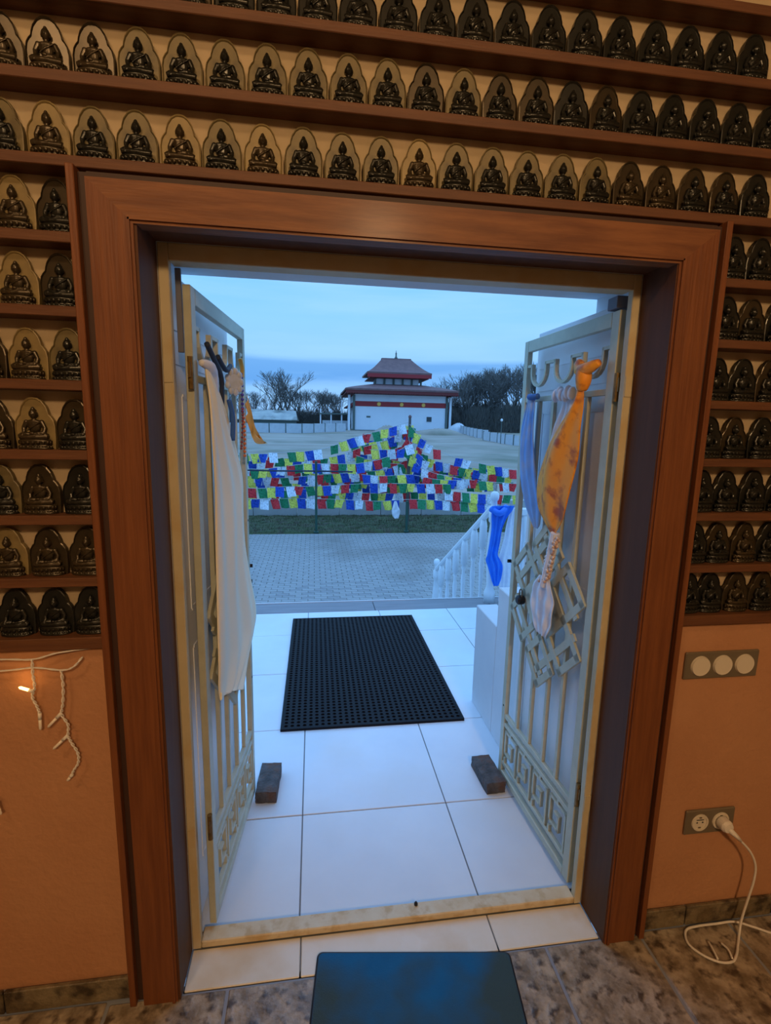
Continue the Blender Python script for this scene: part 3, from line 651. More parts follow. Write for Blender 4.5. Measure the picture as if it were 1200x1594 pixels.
rm = thing('rubber_mat', 'black rubber ring mat lying on the white porch tiles', 'mat', (-.163, 1.218, 0), -.003)
MWd, MLn, NXc, NYc = .948, 1.49, 30, 50
b = MB(); cx, cy = MWd/NXc, MLn/NYc
for j in range(NYc):
    for i in range(NXc):
        ox, oy = (i+.5)*cx, (j+.5)*cy; o_ = len(b.v); hx, hy = cx/2, cy/2
        out = [(-hx, -hy), (0, -hy), (hx, -hy), (hx, 0), (hx, hy), (0, hy), (-hx, hy), (-hx, 0)]
        for k, (px, py) in enumerate(out):
            a = math.atan2(py, px); b.v.append((ox+px, oy+py, .013)); b.v.append((ox+cx*.32*math.cos(a), oy+cy*.32*math.sin(a), .0145)); b.v.append((ox+cx*.30*math.cos(a), oy+cy*.30*math.sin(a), .001))
        for k in range(8):
            k2 = (k+1) % 8; b.f += [(o_+3*k, o_+3*k2, o_+3*k2+1, o_+3*k+1), (o_+3*k+1, o_+3*k2+1, o_+3*k2+2, o_+3*k+2)]
b.obj('ring_grid', M['rubber'], rm)
b = MB(); e = .012
for a in ((0-e, MWd+e, -e, 0), (0-e, MWd+e, MLn, MLn+e), (-e, 0, 0, MLn), (MWd, MWd+e, 0, MLn)): b.box(a[0], a[1], a[2], a[3], .0005, .0145)
b.obj('mat_border', M['rubber'], rm)

bm_ = thing('door_mat', 'flat navy blue door mat lying across the threshold', 'mat', (.006, .079, .001), -.121)
def rrect(x0, x1, y0, y1, r, n=5):
    o = []
    for cx_, cy_, a0 in ((x1-r, y1-r, 0), (x0+r, y1-r, 90), (x0+r, y0+r, 180), (x1-r, y0+r, 270)):
        for k in range(n+1): a = math.radians(a0+90*k/n); o.append((cx_+r*math.cos(a), cy_+r*math.sin(a)))
    return o
b = MB(); o1 = rrect(0, .574, -.80, 0, .016); o2 = rrect(.004, .570, -.796, -.004, .014); n = len(o1)
b.v = [(x, y, 0) for x, y in o1]+[(x, y, .006) for x, y in o1]+[(x, y, .008) for x, y in o2]
b.f = [(j*n+k, j*n+(k+1) % n, (j+1)*n+(k+1) % n, (j+1)*n+k) for j in range(2) for k in range(n)]+[tuple(range(n)), tuple(range(2*n, 3*n))]
b.obj('mat_edge', M['dark_metal'], bm_)
b = MB(); o2 = rrect(.006, .568, -.794, -.006, .013); b.v = [(x, y, .0065) for x, y in o2]+[(x, y, .0095) for x, y in o2]; b.f = [(k, (k+1) % n, n+(k+1) % n, n+k) for k in range(n)]+[tuple(range(n, 2*n))]
b.obj('mat_pile', M['blue_mat'], bm_)

# ================================================================== SOCKETS, SWITCHES, CABLE, STRING LIGHTS
def disc(x, z, y0, y1, r, n=28): return MB().lathe([(0, y0), (r*.96, y0), (r, y0-.001 if y1 < y0 else y0+.001), (r, y1+.0015), (r*.93, y1), (0, y1)], (x, 0, z), n, 'y')
sw = thing('triple_switch', 'triple round light switch in a bronze grey frame right of door', 'switch', (1.177, WF, .887))
MB().box(-.119, .119, -.009, 0, -.0415, .0415, .003).obj('frame_plate', M['steel'], sw)
for k in (-1, 0, 1):
    p = MB().lathe([(0, -.009), (.0285, -.009), (.0285, -.0125), (.0265, -.014), (0, -.014)], (k*.0715, 0, 0), 30, 'y').obj('rocker', M['ivory'], sw)
    MB().lathe([(.027, -.0142), (.0285, -.0148), (.0305, -.009), (.029, -.009)], (k*.0715, 0, 0), 30, 'y').obj('ring', M['ivory'], p)
so = thing('double_socket', 'double round wall socket in a bronze grey frame near floor', 'socket', (1.212, WF, .366))
MB().box(-.084, .084, -.009, 0, -.0415, .0415, .003).obj('frame_plate', M['steel'], so)
for k in (-1, 1):
    o = MB().lathe([(.022, -.0095), (.022, -.0125), (.0275, -.0125), (.0285, -.009)], (k*.0355, 0, 0), 30, 'y').obj('socket_ring', M['ivory'], so)
    i_ = MB().lathe([(0, -.0092), (.0222, -.0092), (.0222, -.0096), (0, -.0096)], (k*.0355, 0, 0), 30, 'y').obj('socket_well', M['ivory'], so)
    for dx, dz in ((-.0095, 0), (.0095, 0)): MB().lathe([(0, -.0096), (.0027, -.0096), (.0027, -.010), (0, -.010)], (k*.0355+dx, 0, dz), 10, 'y').obj('hole', M['dark_metal'], i_)
    for dz in (-.017, .017): MB().box(k*.0355-.004, k*.0355+.004, -.0112, -.0096, dz-.002, dz+.002).obj('earth_clip', M['steel'], i_)
    if k < 0: MB().box(-.0355-.012, -.0355+.012, -.0105, -.0098, .008, .0105, 0, ).obj('shutter', M['dark_metal'], i_)
pc = thing('power_cable', 'white plug and cable looping down from the socket to the floor', 'cable', (1.248, WF-.013, .366))
MB().lathe([(0, 0), (.0185, 0), (.0195, -.006), (.0195, -.022), (.015, -.030), (0, -.032)], (0, 0, 0), 20, 'y').obj('plug', M['cable'], pc)
MB().tube([(.002, -.024, -.004), (.022, -.034, -.022), (.040, -.036, -.040)], [.009, .007, .0045], 10).obj('strain_relief', M['cable'], pc, True)
O = Vector((1.248, WF-.013, .366))
cp_ = [(1.286, -.009, .328), (1.325, -.012, .285), (1.350, -.012, .235), (1.353, -.012, .180), (1.345, -.010, .110), (1.332, -.012, .040), (1.312, -.03, .007), (1.285, -.055, .004), (1.255, -.082, .004), (1.225, -.098, .004),
       (1.185, -.092, .004), (1.150, -.065, .004), (1.135, -.030, .004), (1.158, .006, .004), (1.205, .014, .004), (1.27, .014, .004), (1.33, .008, .010), (1.385, -.012, .004), (1.44, -.04, .004), (1.56, -.05, .004), (1.75, -.02, .004), (2.3, .0, .004)]
MB().tube(crv([Vector(p)-O for p in cp_], 8), .0036, 8).obj('cord', M['cable'], pc, True)
MB().tube(crv([Vector(p)-O for p in [(1.232, -.092, .0065), (1.240, -.068, .0085), (1.236, -.045, .006)]], 4), .0032, 6).obj('cord_end', M['cable'], pc, True)
MB().tube(crv([Vector(p)-O for p in [(1.185, -.090, .010), (1.192, -.062, .011), (1.200, -.036, .006)]], 4), .0032, 6).obj('cord_end', M['cable'], pc, True)

YS_ = WF-.026
sl = thing('icicle_lights', 'white icicle string lights hanging under the bottom left shelf', 'string lights')
def twist(pts, r, m=M['cable'], amp=.0022):
    P = crv(pts, 8)
    for ph in (0, PI):
        MB().tube([p+Vector((amp*math.cos(i*.9+ph), amp*math.sin(i*.9+ph), 0)) for i, p in enumerate(P)], r, 6).obj('wire', m, sl, True)
twist([(-1.4, YS_, 1.001), (-1.0, YS_, 1.005), (-.73, YS_, 1.002), (-.652, YS_, .999), (-.60, YS_+.008, 1.009), (-.52, WF-.006, 1.014)], .0018, amp=.0015)
twist([(-1.4, YS_, .976), (-1.0, YS_, .965), (-.73, YS_, .973), (-.652, YS_, .978), (-.592, YS_, .969), (-.565, YS_, .976), (-.545, YS_+.004, .998)], .0018, amp=.0015)
twist([(-.652, YS_, 1.0), (-.654, YS_, .966), (-.653, YS_, .930), (-.660, YS_, .905), (-.652, YS_, .880), (-.648, YS_, .862)], .0017)
twist([(-.592, YS_, .969), (-.591, YS_, .930), (-.595, YS_, .885), (-.600, YS_, .856), (-.588, YS_, .828), (-.590, YS_, .800), (-.584, YS_, .780), (-.572, YS_, .752), (-.573, YS_, .725), (-.585, YS_, .705), (-.590, YS_, .690)], .0017)
twist([(-.80, YS_, .97), (-.80, YS_, .90), (-.785, YS_, .80), (-.79, YS_, .72), (-.770, YS_, .66), (-.765, YS_, .63)], .0017)
def led(a, b, on=False):
    a, b = Vector(a), Vector(b); m = a.lerp(b, .35)
    MB().tube([a, m], .0042, 8).obj('bulb_socket', M['cable'], sl, True); o = MB().tube([m, a.lerp(b, .9), b], [.0036, .0034, .001], 8).obj('bulb', M['bulb_on' if on else 'bulb'], sl, True)
    if on:
        l = bpy.data.lights.new('bulb_light', 'POINT'); l.energy = .035; l.color = (1, .50, .15); l.shadow_soft_size = .006
        lo = bpy.data.objects.new('bulb_light', l); lo.location = b+Vector((0, -.004, .003)); C.objects.link(lo)
led((-.656, YS_, .918), (-.684, YS_-.006, .934), True)
led((-.648, YS_, .862), (-.650, YS_, .818)); led((-.600, YS_, .860), (-.632, YS_-.004, .826)); led((-.591, YS_, .800), (-.625, YS_-.004, .768)); led((-.589, YS_, .695), (-.602, YS_, .678)); led((-.765, YS_, .635), (-.757, YS_, .600))

# ================================================================== BALUSTRADE OF THE STEPS
bl = thing('balustrade', 'white baluster railing running down beside the porch steps', 'balustrade')
BX = 1.57
def rz_(y): return .885-(y-3.0)*.585
def newel(y, zt, z0):
    h = zt-z0
    pr = [(.050, 0), (.050, .10), (.040, .12), (.030, .16), (.038, .30), (.046, h*.45), (.036, h*.62), (.028, h*.72), (.042, h*.74), (.042, h*.84), (.028, h*.85), (.024, h-.085), (.036, h-.070), (.040, h-.042), (.034, h-.014), (.016, h), (0, h)]
    p = MB().lathe(pr, (BX, y, z0), 18).obj('newel_post', M['balu'], bl, True); return p
newel(3.00, 1.015, -.0); newel(4.95, -.115, -1.1)
b = MB(); b.tube([(BX, 3.04, rz_(3.04)), (BX, 4.92, rz_(4.92))], .030, 8).obj('handrail', M['balu'], bl)
b = MB(); b.add([(BX-.05, 3.132, -.08), (BX+.05, 3.132, -.08), (BX-.05, 4.88, -1.09), (BX+.05, 4.88, -1.09), (BX-.05, 3.132, -1.1), (BX+.05, 3.132, -1.1)], [(0, 1, 3, 2), (0, 2, 4), (1, 5, 3), (0, 4, 5, 1), (4, 2, 3, 5)]); b.obj('stringer', M['outwall'], bl)
for y in (3.25, 3.50, 3.80, 4.10, 4.40, 4.70):
    zt, zb = rz_(y)-.02, max(-1.09, -.08-(y-3.132)*.578)-.01; h = zt-zb
    pr = [(.034, 0), (.034, h*.10), (.018, h*.13), (.014, h*.20), (.022, h*.42), (.026, h*.50), (.016, h*.62), (.026, h*.655), (.018, h*.69), (.036, h*.70), (.036, h*.93), (.024, h)]
    MB().lathe(pr, (BX, y, zb), 12).obj('baluster', M['balu'], bl, True)
MB().box(1.62, 2.55, 2.975, 3.035, .80, .865, .01).obj('handrail', M['balu'], bl)
for x in (1.86, 2.06, 2.26, 2.46): MB().lathe([(.034, 0), (.034, .08), (.016, .11), (.024, .40), (.016, .55), (.034, .58), (.034, .76), (.024, .80)], (x, 3.005, 0), 12).obj('baluster', M['balu'], bl, True)
# scarves on the newel
def yb(x, o, z): return Vector((x, 2.935-o, z))
cloth('ceremonial_scarf', 1, [(.90, 1.515, 1.72), (.86, 1.512, 1.70), (.80, 1.515, 1.66), (.70, 1.525, 1.625), (.58, 1.515, 1.61), (.47, 1.500, 1.595), (.42, 1.490, 1.62), (.36, 1.51, 1.645), (.25, 1.545, 1.635), (.18, 1.575, 1.615)], 'khata_bb', 'bright blue scarf knotted on the upper newel post of balustrade', 'scarf', .02, 3, .016, 20, seed=51, base=yb)
tag(MB().tube(crv([(1.52, 2.94, .87), (1.57, 2.88, .84), (1.62, 2.90, .86), (1.66, 2.96, .88)], 5), .028, 8).obj('scarf_knot', M['khata_bb'], smooth=True), 'bright blue knot wrapped round the upper newel post', 'scarf')
def yw(x, o, z): return Vector((x, 2.94-o, z))
cloth('ceremonial_scarf', 1, [(.875, 1.70, 1.79), (.74, 1.67, 1.81), (.58, 1.645, 1.82), (.40, 1.605, 1.81), (.34, 1.615, 1.82), (.20, 1.635, 1.81), (.03, 1.635, 1.77)], 'khata_w', 'wide white scarf hanging on the rail beside the bright blue one', 'scarf', .0, 4, .010, 20, seed=61, base=yw)

# ================================================================== PRAYER FLAGS
STR = [
    ('A', 'topmost left', [(-1.55, 11.9, 0.82), (-1.03, 11.9, 0.85), (-0.3, 11.9, 0.89), (0.35, 11.9, 1.0), (0.93, 11.9, 1.24), (1.68, 11.9, 1.45), (2.45, 11.9, 1.69)]),
    ('B', 'second left', [(-1.61, 12.3, 0.6), (-0.81, 12.3, 0.69), (0.02, 12.3, 0.65), (0.87, 12.3, 0.85), (1.47, 12.3, 1.12), (2.08, 12.3, 1.33), (2.56, 12.3, 1.61)]),
    ('C', 'third left', [(-1.54, 11.7, 0.45), (-0.94, 11.7, 0.49), (-0.22, 11.7, 0.59), (0.51, 11.7, 0.6), (1.16, 11.7, 0.62), (1.83, 11.7, 0.78), (2.49, 11.7, 1.15)]),
    ('D', 'fourth left', [(-1.59, 12.1, 0.23), (-0.81, 12.1, 0.19), (0.19, 12.1, 0.28), (1.2, 12.1, 0.36), (2.06, 12.1, 0.48), (2.67, 12.1, 0.89)]),
    ('E', 'level middle', [(-1.53, 11.5, -0.01), (-0.78, 11.5, 0.03), (0.18, 11.5, 0.05), (1.32, 11.5, 0.12), (2.49, 11.5, 0.12), (3.51, 11.5, 0.11)]),
    ('F', 'lowest', [(-1.45, 11.6, -0.3), (-0.63, 11.6, -0.28), (0.51, 11.6, -0.3), (1.67, 11.6, -0.35), (2.52, 11.6, -0.3), (3.56, 11.6, -0.35), (4.66, 11.6, -0.43)]),
    ('G', 'topmost right', [(2.48, 11.9, 1.64), (2.79, 11.9, 1.3), (3.23, 11.9, 0.99), (3.77, 11.9, 0.79), (4.58, 11.9, 0.61), (5.47, 11.9, 0.46)]),
    ('H', 'second right', [(2.53, 12.2, 1.51), (2.77, 12.2, 1.09), (3.08, 12.2, 0.75), (3.68, 12.2, 0.58), (4.51, 12.2, 0.41), (5.61, 12.2, 0.24)]),
    ('I', 'third right', [(2.44, 11.8, 1.32), (2.57, 11.8, 0.82), (2.88, 11.8, 0.48), (3.59, 11.8, 0.28), (4.48, 11.8, 0.17), (5.45, 11.8, 0.1)]),
    ('J', 'central rear', [(1.76, 12.4, 0.49), (2.83, 12.4, 0.32), (3.75, 12.4, 0.24), (5.06, 12.4, 0.32)]),
    ('K', 'lower right', [(3.36, 11.55, -0.05), (4.33, 11.55, -0.15), (5.37, 11.55, -0.18)]),
    ('L', 'short peak', [(0.98, 12.6, 1.06), (1.59, 12.6, 1.18), (2.13, 12.6, 1.12), (2.59, 12.6, 1.44)]),
    ('M', 'rear middle', [(0.36, 12.35, 0.31), (1.23, 12.35, 0.11), (2.11, 12.35, 0.18), (3.37, 12.35, 0.24)]),
    ('N', 'rear left', [(-1.64, 12.5, 0.02), (-0.67, 12.5, -0.01), (0.54, 12.5, 0.07), (1.77, 12.5, 0.24)]),
    ('O', 'inner peak', [(1.44, 12.0, 0.96), (2.04, 12.0, 0.97), (2.48, 12.0, 1.06), (3.06, 12.0, 0.6)]),
    ('P', 'lower middle', [(-0.15, 12.15, -0.17), (0.87, 12.15, -0.2), (1.91, 12.15, -0.22), (2.98, 12.15, -0.18), (4.07, 12.15, -0.25)]),
    ('R', 'upper left rear', [(-1.6, 12.6, .72), (-.9, 12.6, .66), (0, 12.6, .46), (.9, 12.6, .50), (1.8, 12.6, .62), (2.5, 12.6, .95)]),
    ('S', 'low left rear', [(-1.6, 12.7, .36), (-.6, 12.7, .33), (.5, 12.7, .16), (1.5, 12.7, -.03), (2.6, 12.7, -.05)]),
    ('T', 'left bottom rear', [(-1.55, 12.2, -.14), (-.8, 12.2, -.16), (.1, 12.2, -.08), (.9, 12.2, -.06)]),
    ('U', 'centre fill', [(1.0, 12.55, .86), (1.7, 12.55, .72), (2.4, 12.55, .62), (3.2, 12.55, .55), (4.0, 12.55, .50), (4.9, 12.55, .42)]),
    ('V', 'right rear', [(2.7, 12.65, .16), (3.6, 12.65, .08), (4.6, 12.65, .02), (5.8, 12.65, .05)]),
    ('W', 'crowded centre', [(1.1, 12.1, .80), (1.7, 12.1, .62), (2.3, 12.1, .58), (2.9, 12.1, .42), (3.4, 12.1, .40)]),
    ('X', 'centre front', [(1.2, 11.65, .34), (1.8, 11.65, .30), (2.5, 11.65, .34), (3.2, 11.65, .22), (3.9, 11.65, .20)]),
    ('Y', 'steep inner left', [(1.3, 12.2, 1.02), (1.75, 12.2, 1.14), (2.15, 12.2, 1.34), (2.5, 12.2, 1.52)]),
    ('Q', 'inner right', [(2.65, 12.45, 0.87), (3.38, 12.45, 0.57), (4.13, 12.45, 0.4), (5.08, 12.45, 0.26)])]
FM = {}
order = ['blue', 'white', 'red', 'green', 'yellow']
for cn in order:
    for v in range(4):
        b = MB(); rn = random.Random(hash((v,)) % 1000+v); ph = rn.uniform(0, 6); sk = rn.uniform(-.05, .05)
        for j in range(5):
            for i in range(5):
                u, q = i/4-.5, j/4; b.v.append((u*.21*(1-.06*q*(v % 2))+sk*q, .035*q*math.sin(u*5+ph)+.03*q*math.sin(ph*2), -.255*q*(1-.12*(v == 3))))
        for j in range(4):
            for i in range(4): k = j*5+i; b.f.append((k, k+1, k+6, k+5))
        FM[cn, v] = b.mesh('flag', M['flag_'+cn], True)
for idx, (k, lab, pts) in enumerate(STR):
    if pts[0][0] < -1.4: pts = [(-3.7, pts[0][1], pts[0][2]+.12)]+pts
    P = crv(pts, 24); root = thing('prayer_flag_string', lab+' string of printed square prayer flags beyond the yard', 'prayer flags', P[0], 0, 'strings of prayer flags')
    MB().tube([p-P[0] for p in P[::4]]+[], .006, 4).obj('cord', M['kerb'], root)
    acc = .1; last = P[0]; ci = idx*2
    for p in P[1:]:
        d = p-last; acc += d.length; last = p
        if acc >= .212:
            acc = 0; ci += 1
            if rnd.random() < .05: continue
            rot = (rnd.uniform(-.12, .12), -math.atan2(d.z, d.x)*.35+rnd.uniform(-.12, .12), rnd.uniform(-.35, .35))
            link('flag', FM[order[ci % 5], rnd.randrange(4)], root, p-P[0], rot)
def fpost(x, y, z1, lab, cat='post'):
    t = thing('fence_post', lab, cat, (x, y, -1.1)); MB().box(-.028, .028, -.028, .028, 0, z1+1.1, .004).obj('post', M['post'], t); MB().box(-.033, .033, -.033, .033, z1+1.1, z1+1.13, .004).obj('cap', M['post'], t)
    MB().box(-.06, .06, -.06, .06, 0, .04, .004).obj('foot_plate', M['post'], t)
fpost(.05, 11.25, .66, 'tall green metal post at left under the prayer flags')
fpost(2.345, 11.25, -.33, 'short green metal post in the middle under the prayer flags')
pp = thing('flag_pole', 'dark wooden pole gathering the prayer flag strings at its top', 'pole', (2.50, 12.0, -1.1))
MB().tube([(0, 0, 0), (0, 0, 1.5), (.0, 0, 2.90)], [.05, .045, .035], 10).obj('shaft', M['bark2'], pp); MB().ell((0, 0, 2.93), (.045, .045, .05)).obj('knob', M['roof'], pp)
fw = thing('wire_line', 'dark blue cord stretched between prayer flag posts', 'cord', (.05, 11.25, .45))
MB().tube(crv([(-2.4, 0, .02), (-.9, 0, 0), (0, 0, 0), (.9, 0, -.01)], 6), .022, 6).obj('cord', M['darkcloth'], fw)
# white cloth tied at the centre bottom
o = cloth('hanging_cloth', 1, [(-.44, 2.06, 2.12), (-.60, 2.02, 2.18), (-.70, 2.0, 2.22), (-.82, 2.02, 2.20), (-.90, 2.08, 2.18)], 'khata_w', 'small white cloth hanging below the lowest prayer flags', 'cloth', .01, 2, .02, 10, base=lambda x, o, z: Vector((x, 11.55-o, z+.1)))

# ================================================================== TEMPLE
TB = .97
tp = thing('temple', 'white two-tiered temple with red band and dull red roofs', 'temple', (13.0, 75, TB))
hx = 6.91; dp = 11.5
def tb(*a, **k): return MB().box(*a, **k)
tb(-hx, hx, 0, dp, 0, 5.45).obj('walls', M['temple'], tp)
tb(-hx-.15, hx+.15, -.15, dp+.15, -.9, .12).obj('plinth', M['plinth'], tp)
tb(-hx-.02, hx+.02, -.06, dp+.02, 3.60, 4.34).obj('red_band', M['red'], tp)
for x in (-3.35, .10, 3.45): MB().lathe([(0, -.14), (.26, -.14), (.30, -.10), (.30, -.06), (0, -.06)], (x, 0, 3.97), 16, 'y').obj('gold_disc', M['gold'], tp)
wn = tb(3.92, 4.86, -.06, -.001, 1.45, 2.32).obj('window', M['temple'], tp); tb(4.0, 4.78, -.075, -.061, 1.52, 2.25).obj('pane', M['glass'], wn)
tb(-5.2, -4.6, -.05, -.001, 1.95, 2.2).obj('vent', M['plinth'], tp)
for x in (-hx-.9, -hx-.18, hx+.18, hx+.75): tb(x-.16, x+.16, -.2, .12, -.5, 5.2).obj('pillar', M['temple'] if abs(x) > hx+.5 else M['plinth'], tp)
for x in (-hx-.6, hx+.45): tb(x-.42, x+.42, -.1, dp, 3.55, 3.75).obj('side_beam', M['redd'], tp)
def hip(x0, x1, y0, y1, z0, ix0, ix1, iy0, iy1, z1, curve=0, n=8, thick=.25):
    b = MB(); R = []
    for k in range(n+1):
        u = k/n; q = u; zz = z0+(z1-z0)*(u**(1+curve))
        R.append([(x0+(ix0-x0)*q, y0+(iy0-y0)*q, zz), (x1+(ix1-x1)*q, y0+(iy0-y0)*q, zz), (x1+(ix1-x1)*q, y1+(iy1-y1)*q, zz), (x0+(ix0-x0)*q, y1+(iy1-y1)*q, zz)])
    b.v = [(p[0], p[1], p[2]-thick) for p in R[0]]+[p for r in R for p in r]
    b.f = [(0, 1, 2, 3), tuple(4*(n+1)+i for i in range(4))]+[(4*k+i, 4*k+(i+1) % 4, 4*k+4+(i+1) % 4, 4*k+4+i) for k in range(n+1) for i in range(4)]
    return b
OV = 1.55
lr = hip(-hx-OV, hx+OV, -OV, dp+OV, 6.1, -3.7, 3.7, 3.0, dp-3.0, 7.15, -.15).obj('lower_roof', M['roof'], tp)
tb(-hx-OV+.05, hx+OV-.05, -OV+.05, -OV+.22, 5.42, 5.85).obj('fascia', M['redd'], lr)
hip(-hx-OV+.1, hx+OV-.1, -OV+.1, dp+OV-.1, 5.56, -hx, hx, 0, dp, 5.35, 0, 2, .10).obj('eave_soffit', M['redd'], lr)
for k in range(44): tb(-hx-OV+.3+k*.385, -hx-OV+.44+k*.385, -OV+.02, .0, 5.36, 5.50).obj('rafter', M['redd'], lr)
tb(-3.3, 3.3, 3.3, dp-3.2, 7.0, 8.35).obj('upper_walls', M['temple'], tp)
for k in range(6): x = -3.6+k*1.44; tb(x-.14, x+.14, 3.0, 3.2, 6.9, 8.3).obj('upper_pillar', M['plinth'], tp)
ur = hip(-5.0, 5.0, 1.6, dp-1.6, 8.85, -2.25, 2.25, dp/2-.5, dp/2+.5, 11.3, .30, 10, .25).obj('upper_roof', M['roof'], tp)
tb(-4.95, 4.95, 1.55, 1.75, 8.05, 8.60).obj('fascia', M['red'], ur)
tb(-4.6, 4.6, 1.9, dp-1.9, 7.98, 8.10).obj('eave_soffit', M['redd'], ur)
tb(-2.35, 2.35, dp/2-.55, dp/2+.55, 11.2, 11.35).obj('ridge_cap', M['roof'], ur)
MB().lathe([(.22, 0), (.26, .2), (.14, .35), (.10, .7), (.14, .85), (.06, 1.05), (.02, 1.35), (0, 1.4)], (0, dp/2, 11.3), 12).obj('finial', M['plinth'], tp, True)

# side pavilion, sheds, fences, mound
pv = thing('scaffold_shed', 'pale open scaffold shed left of the temple', 'shed', (3.2, 77, .9))
for x in (-2.2, -.6, 1.0, 2.0): tb(x-.10, x+.10, -.1, .1, 0, 3.2 if x < 0 else 4.6).obj('pole', M['temple'], pv)
tb(-2.4, 2.1, -.3, 2.0, 2.4, 2.6).obj('deck', M['plinth'], pv); tb(-1.9, 2.2, .2, 2.0, 0, 1.5).obj('wall_sheet', M['kerb2'], pv); tb(-.8, 1.1, .1, .19, .05, .9).obj('opening', M['glass'], pv)
sh = thing('long_shed', 'long low shed with mottled roof behind the far left fence', 'shed', (-6.0, 66, .7))
tb(-3.5, 3.6, .3, 5, 0, 1.6).obj('walls', M['plinth'], sh)
b = MB(); b.add([(-3.9, 0, 1.55), (3.9, 0, 1.55), (3.6, 2.8, 2.75), (-3.9, 2.8, 2.9), (-3.9, 5.4, 1.6), (3.9, 5.4, 1.6), (-3.9, 0, 1.45), (3.9, 0, 1.45), (-3.9, 5.4, 1.45), (3.9, 5.4, 1.45)], [(0, 1, 2, 3), (3, 2, 5, 4), (0, 6, 7, 1), (4, 5, 9, 8), (6, 8, 9, 7)]); b.obj('roof', M['shed'], sh)
def fence(nm, lab, pts, h, pmat='kerb2'):
    t = thing(nm, lab, 'fence'); 
    for (x0, y0), (x1, y1) in zip(pts, pts[1:]):
        d = math.hypot(x1-x0, y1-y0); n = max(1, round(d/2.2)); a = math.atan2(y1-y0, x1-x0)
        for k in range(n):
            u = k/n; x = x0+(x1-x0)*(k+.5)/n; y = y0+(y1-y0)*(k+.5)/n; z = tz(y)
            o = MB().box(-d/n/2+.05, d/n/2-.05, -.03, .03, -.1, h).obj('panel', M[pmat], t, loc=(x, y, z)); o.rotation_euler = (0, 0, a)
            o = MB().box(-.06, .06, -.05, .05, -.1, h+.05).obj('post', M['plinth'], t, loc=(x0+(x1-x0)*u, y0+(y1-y0)*u, tz(y0+(y1-y0)*u))); o.rotation_euler = (0, 0, a)
fence('panel_fence', 'long white panel fence across the field left of the temple', [(-40, 60), (-18, 61.5), (-7.5, 63), (-1.5, 64), (4.4, 69.7)], 1.15)
fence('panel_fence', 'white panel fence receding in front of the trees at right', [(21.6, 72), (20.2, 60), (20.2, 56)], 1.1)
fence('panel_fence', 'nearer white panel fence at the far right of field', [(19.3, 55), (19.7, 47), (24, 40)], 1.0)
def heap(nm, c_, rx, ry, h, m, lab):
    b = MB(); n = 28; rn = random.Random(5)
    for j in range(n+1):
        for i in range(n+1):
            x, y = i/n*2-1, j/n*2-1; r = math.hypot(x, y); z = h*max(0, 1-r*r)**.8*(1+.10*math.sin(x*4+y*3)+rn.uniform(-.04, .04))-.1
            b.v.append((x*rx, y*ry, z))
    for j in range(n):
        for i in range(n): q = j*(n+1)+i; b.f.append((q, q+1, q+n+2, q+n+1))
    o = b.obj(nm, M[m], None, True, c_); tag(o, lab, 'heap')
heap('earth_heap', (6.6, 46, tz(46)), 2.0, 1.6, 1.75, 'field', 'brown earth heap behind the top of the prayer flags')
heap('debris_heap', (16.5, 66, tz(66)), 4.0, 1.6, .9, 'field', 'low heap of earth right of the temple foot')
heap('white_heap', (21.3, 73, tz(73)), 1.8, 1.2, 1.5, 'kerb2', 'pale covered pile beside the right corner of the temple')
lp = thing('street_lamp', 'thin street lamp with pale head before the right trees', 'lamp', (19.1, 49, tz(49)))
MB().tube([(0, 0, 0), (0, 0, 2.3)], [.05, .03], 8).obj('pole', M['plinth'], lp); MB().ell((0, 0, 2.4), (.13, .13, .15)).obj('lamp_head', M['balu'], lp)

# ================================================================== TREES
def tree_mesh(seed, h, depth=6, spread=.5, dens=3, m='bark'):
    rn = random.Random(seed); b = MB()
    def seg(p, q, r0, r1, n):
        d = (q-p).normalized(); a = d.orthogonal().normalized(); c_ = d.cross(a); o = len(b.v)
        for P, r in ((p, r0), (q, r1)):
            for k in range(n): t = 2*PI*k/n; b.v.append(tuple(P+(a*math.cos(t)+c_*math.sin(t))*r))
        b.f.extend((o+k, o+(k+1) % n, o+n+(k+1) % n, o+n+k) for k in range(n))
    def grow(p, d, ln, r, k):
        q = p+d*ln; seg(p, q, r, r*.7, 5 if k > 4 else 3)
        if k == 0: return
        m_ = p.lerp(q, .55)
        for i in range(dens if k > 1 else 3):
            ax = Vector((rn.gauss(0, 1), rn.gauss(0, 1), rn.gauss(0, .35)))
            nd = (d+ax.normalized()*rn.uniform(.35, .95)*spread*1.6+Vector((0, 0, .12))).normalized()
            grow(q if i < 2 else m_, nd, ln*rn.uniform(.62, .86), max(r*.62, .016), k-1)
    grow(Vector((0, 0, -.3)), Vector((rn.uniform(-.05, .05), 0, 1)), h*.24, h*.018, depth)
    zm = max(v[2] for v in b.v); s = h/zm; b.v = [(v[0]*s, v[1]*s, v[2]*s) for v in b.v]
    return b.mesh('branches', M[m])
TM = [tree_mesh(3, 10, 6, .50, 3, 'bark'), tree_mesh(8, 10, 6, .62, 3, 'bark2'), tree_mesh(14, 10, 6, .42, 3, 'bark'), tree_mesh(21, 10, 6, .75, 3, 'bark2')]
BM = []
for sd in (1, 2, 3):
    b = MB(); rn = random.Random(sd)
    for k in range(2600):
        a = rn.uniform(0, 2*PI); r = 2.3*math.sqrt(rn.random()); hh = 3.4*(1-(r/2.6)**2)*rn.uniform(.3, 1); x, y = r*math.cos(a), r*math.sin(a)
        l = rn.uniform(.4, 1.0); dx, dy = rn.gauss(0, .22)*l, rn.gauss(0, .22)*l; wd = .035
        b.add([(x-wd, y, hh-l), (x+wd, y, hh-l), (x+dx, y+dy, hh+.1), (x, y+wd, hh-l)], [(0, 1, 2), (1, 3, 2), (3, 0, 2)])
    BM.append(b.mesh('twigs', M['bush']))
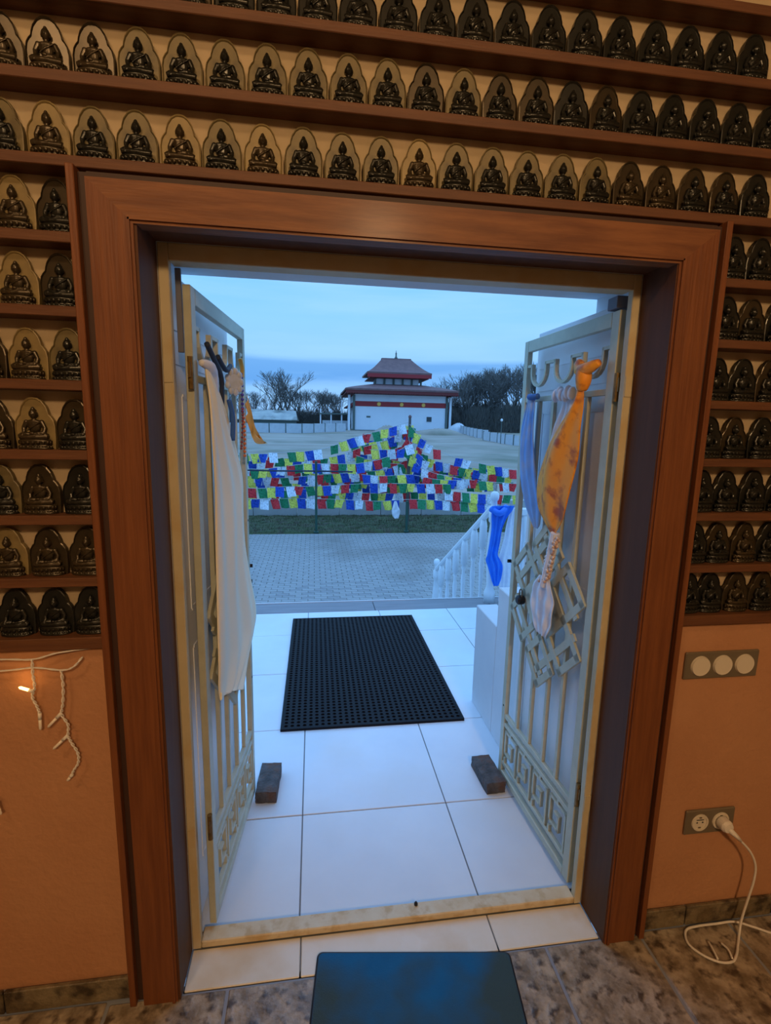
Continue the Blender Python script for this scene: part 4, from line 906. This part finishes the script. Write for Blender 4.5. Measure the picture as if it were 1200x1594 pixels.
TR = [(-33, 90, 7.0), (-29, 88, 6.2), (-25, 91, 7.4), (-21, 88, 6.4), (-17, 90, 7.1), (-13, 90, 6.6), (-10, 88, 6.3), (-8, 92, 6.0), (-6.2, 87, 8.2), (-4.6, 88, 10.2), (-2.6, 90, 6.9), (-.9, 86, 7.0), (1.0, 90, 6.6), (2.6, 87, 6.9), (4.4, 91, 6.4), (-11.5, 96, 6.4), (-3.5, 97, 7.2), (3, 97, 6.8),
      (21.5, 88, 5.6), (22.8, 84, 7.2), (24.2, 90, 8.5), (25.3, 84, 8.9), (26.9, 88, 10.4), (28.2, 83, 9.6), (29.6, 87, 10.8), (31.2, 84, 10.8), (32.6, 90, 11.8), (33.8, 84, 11.9), (35.6, 88, 12.2), (37.4, 84, 12), (39.5, 88, 12.6), (42, 86, 12.5), (30.4, 95, 11.5), (36, 96, 12.5), (26, 96, 10), (22.6, 95, 6.2)]
for i, (x, y, h) in enumerate(TR):
    left = x < 10; k = i if left else i-18
    seq = ORD[k] if k < len(ORD) else 'last'
    lab = ('bare winter tree in the low row left of the temple, '+seq+' of the row') if left else ('bare winter tree in the tall grove right of the temple, '+seq+' of the grove')
    t = thing('bare_tree', lab, 'tree', (x, y, tz(y)-.1), rnd.uniform(0, 6), 'trees left of the temple' if left else 'trees right of the temple')
    s = h/10; t.scale = (s*1.15, s*1.15, s); link('branches', TM[rnd.randrange(4)], t)
BU = [(-34+1.9*k, 85+1.5*(k % 3), 1.0) for k in range(22)]+[(20.6+1.8*k, 80+1.2*(k % 3), 1.15+.05*k) for k in range(12)]+[(23+2.6*k, 86, 1.7) for k in range(7)]
for side in ('left', 'right'):
    b = MB(); 
    for i, (x, y, q) in enumerate(BU):
        if (x < 10) != (side == 'left'): continue
        me = BM[i % 3]; c_, s_ = math.cos(i*1.1), math.sin(i*1.1)
        b.add([(x+q*(v.co.x*c_-v.co.y*s_), y+q*(v.co.x*s_+v.co.y*c_), tz(y)+q*v.co.z) for v in me.vertices], [tuple(p.vertices) for p in me.polygons])
    tag(b.obj('undergrowth', M['bush']), 'dark leafless undergrowth below the '+('low trees left' if side == 'left' else 'tall trees right')+' of the temple', 'shrubs', kind='stuff')
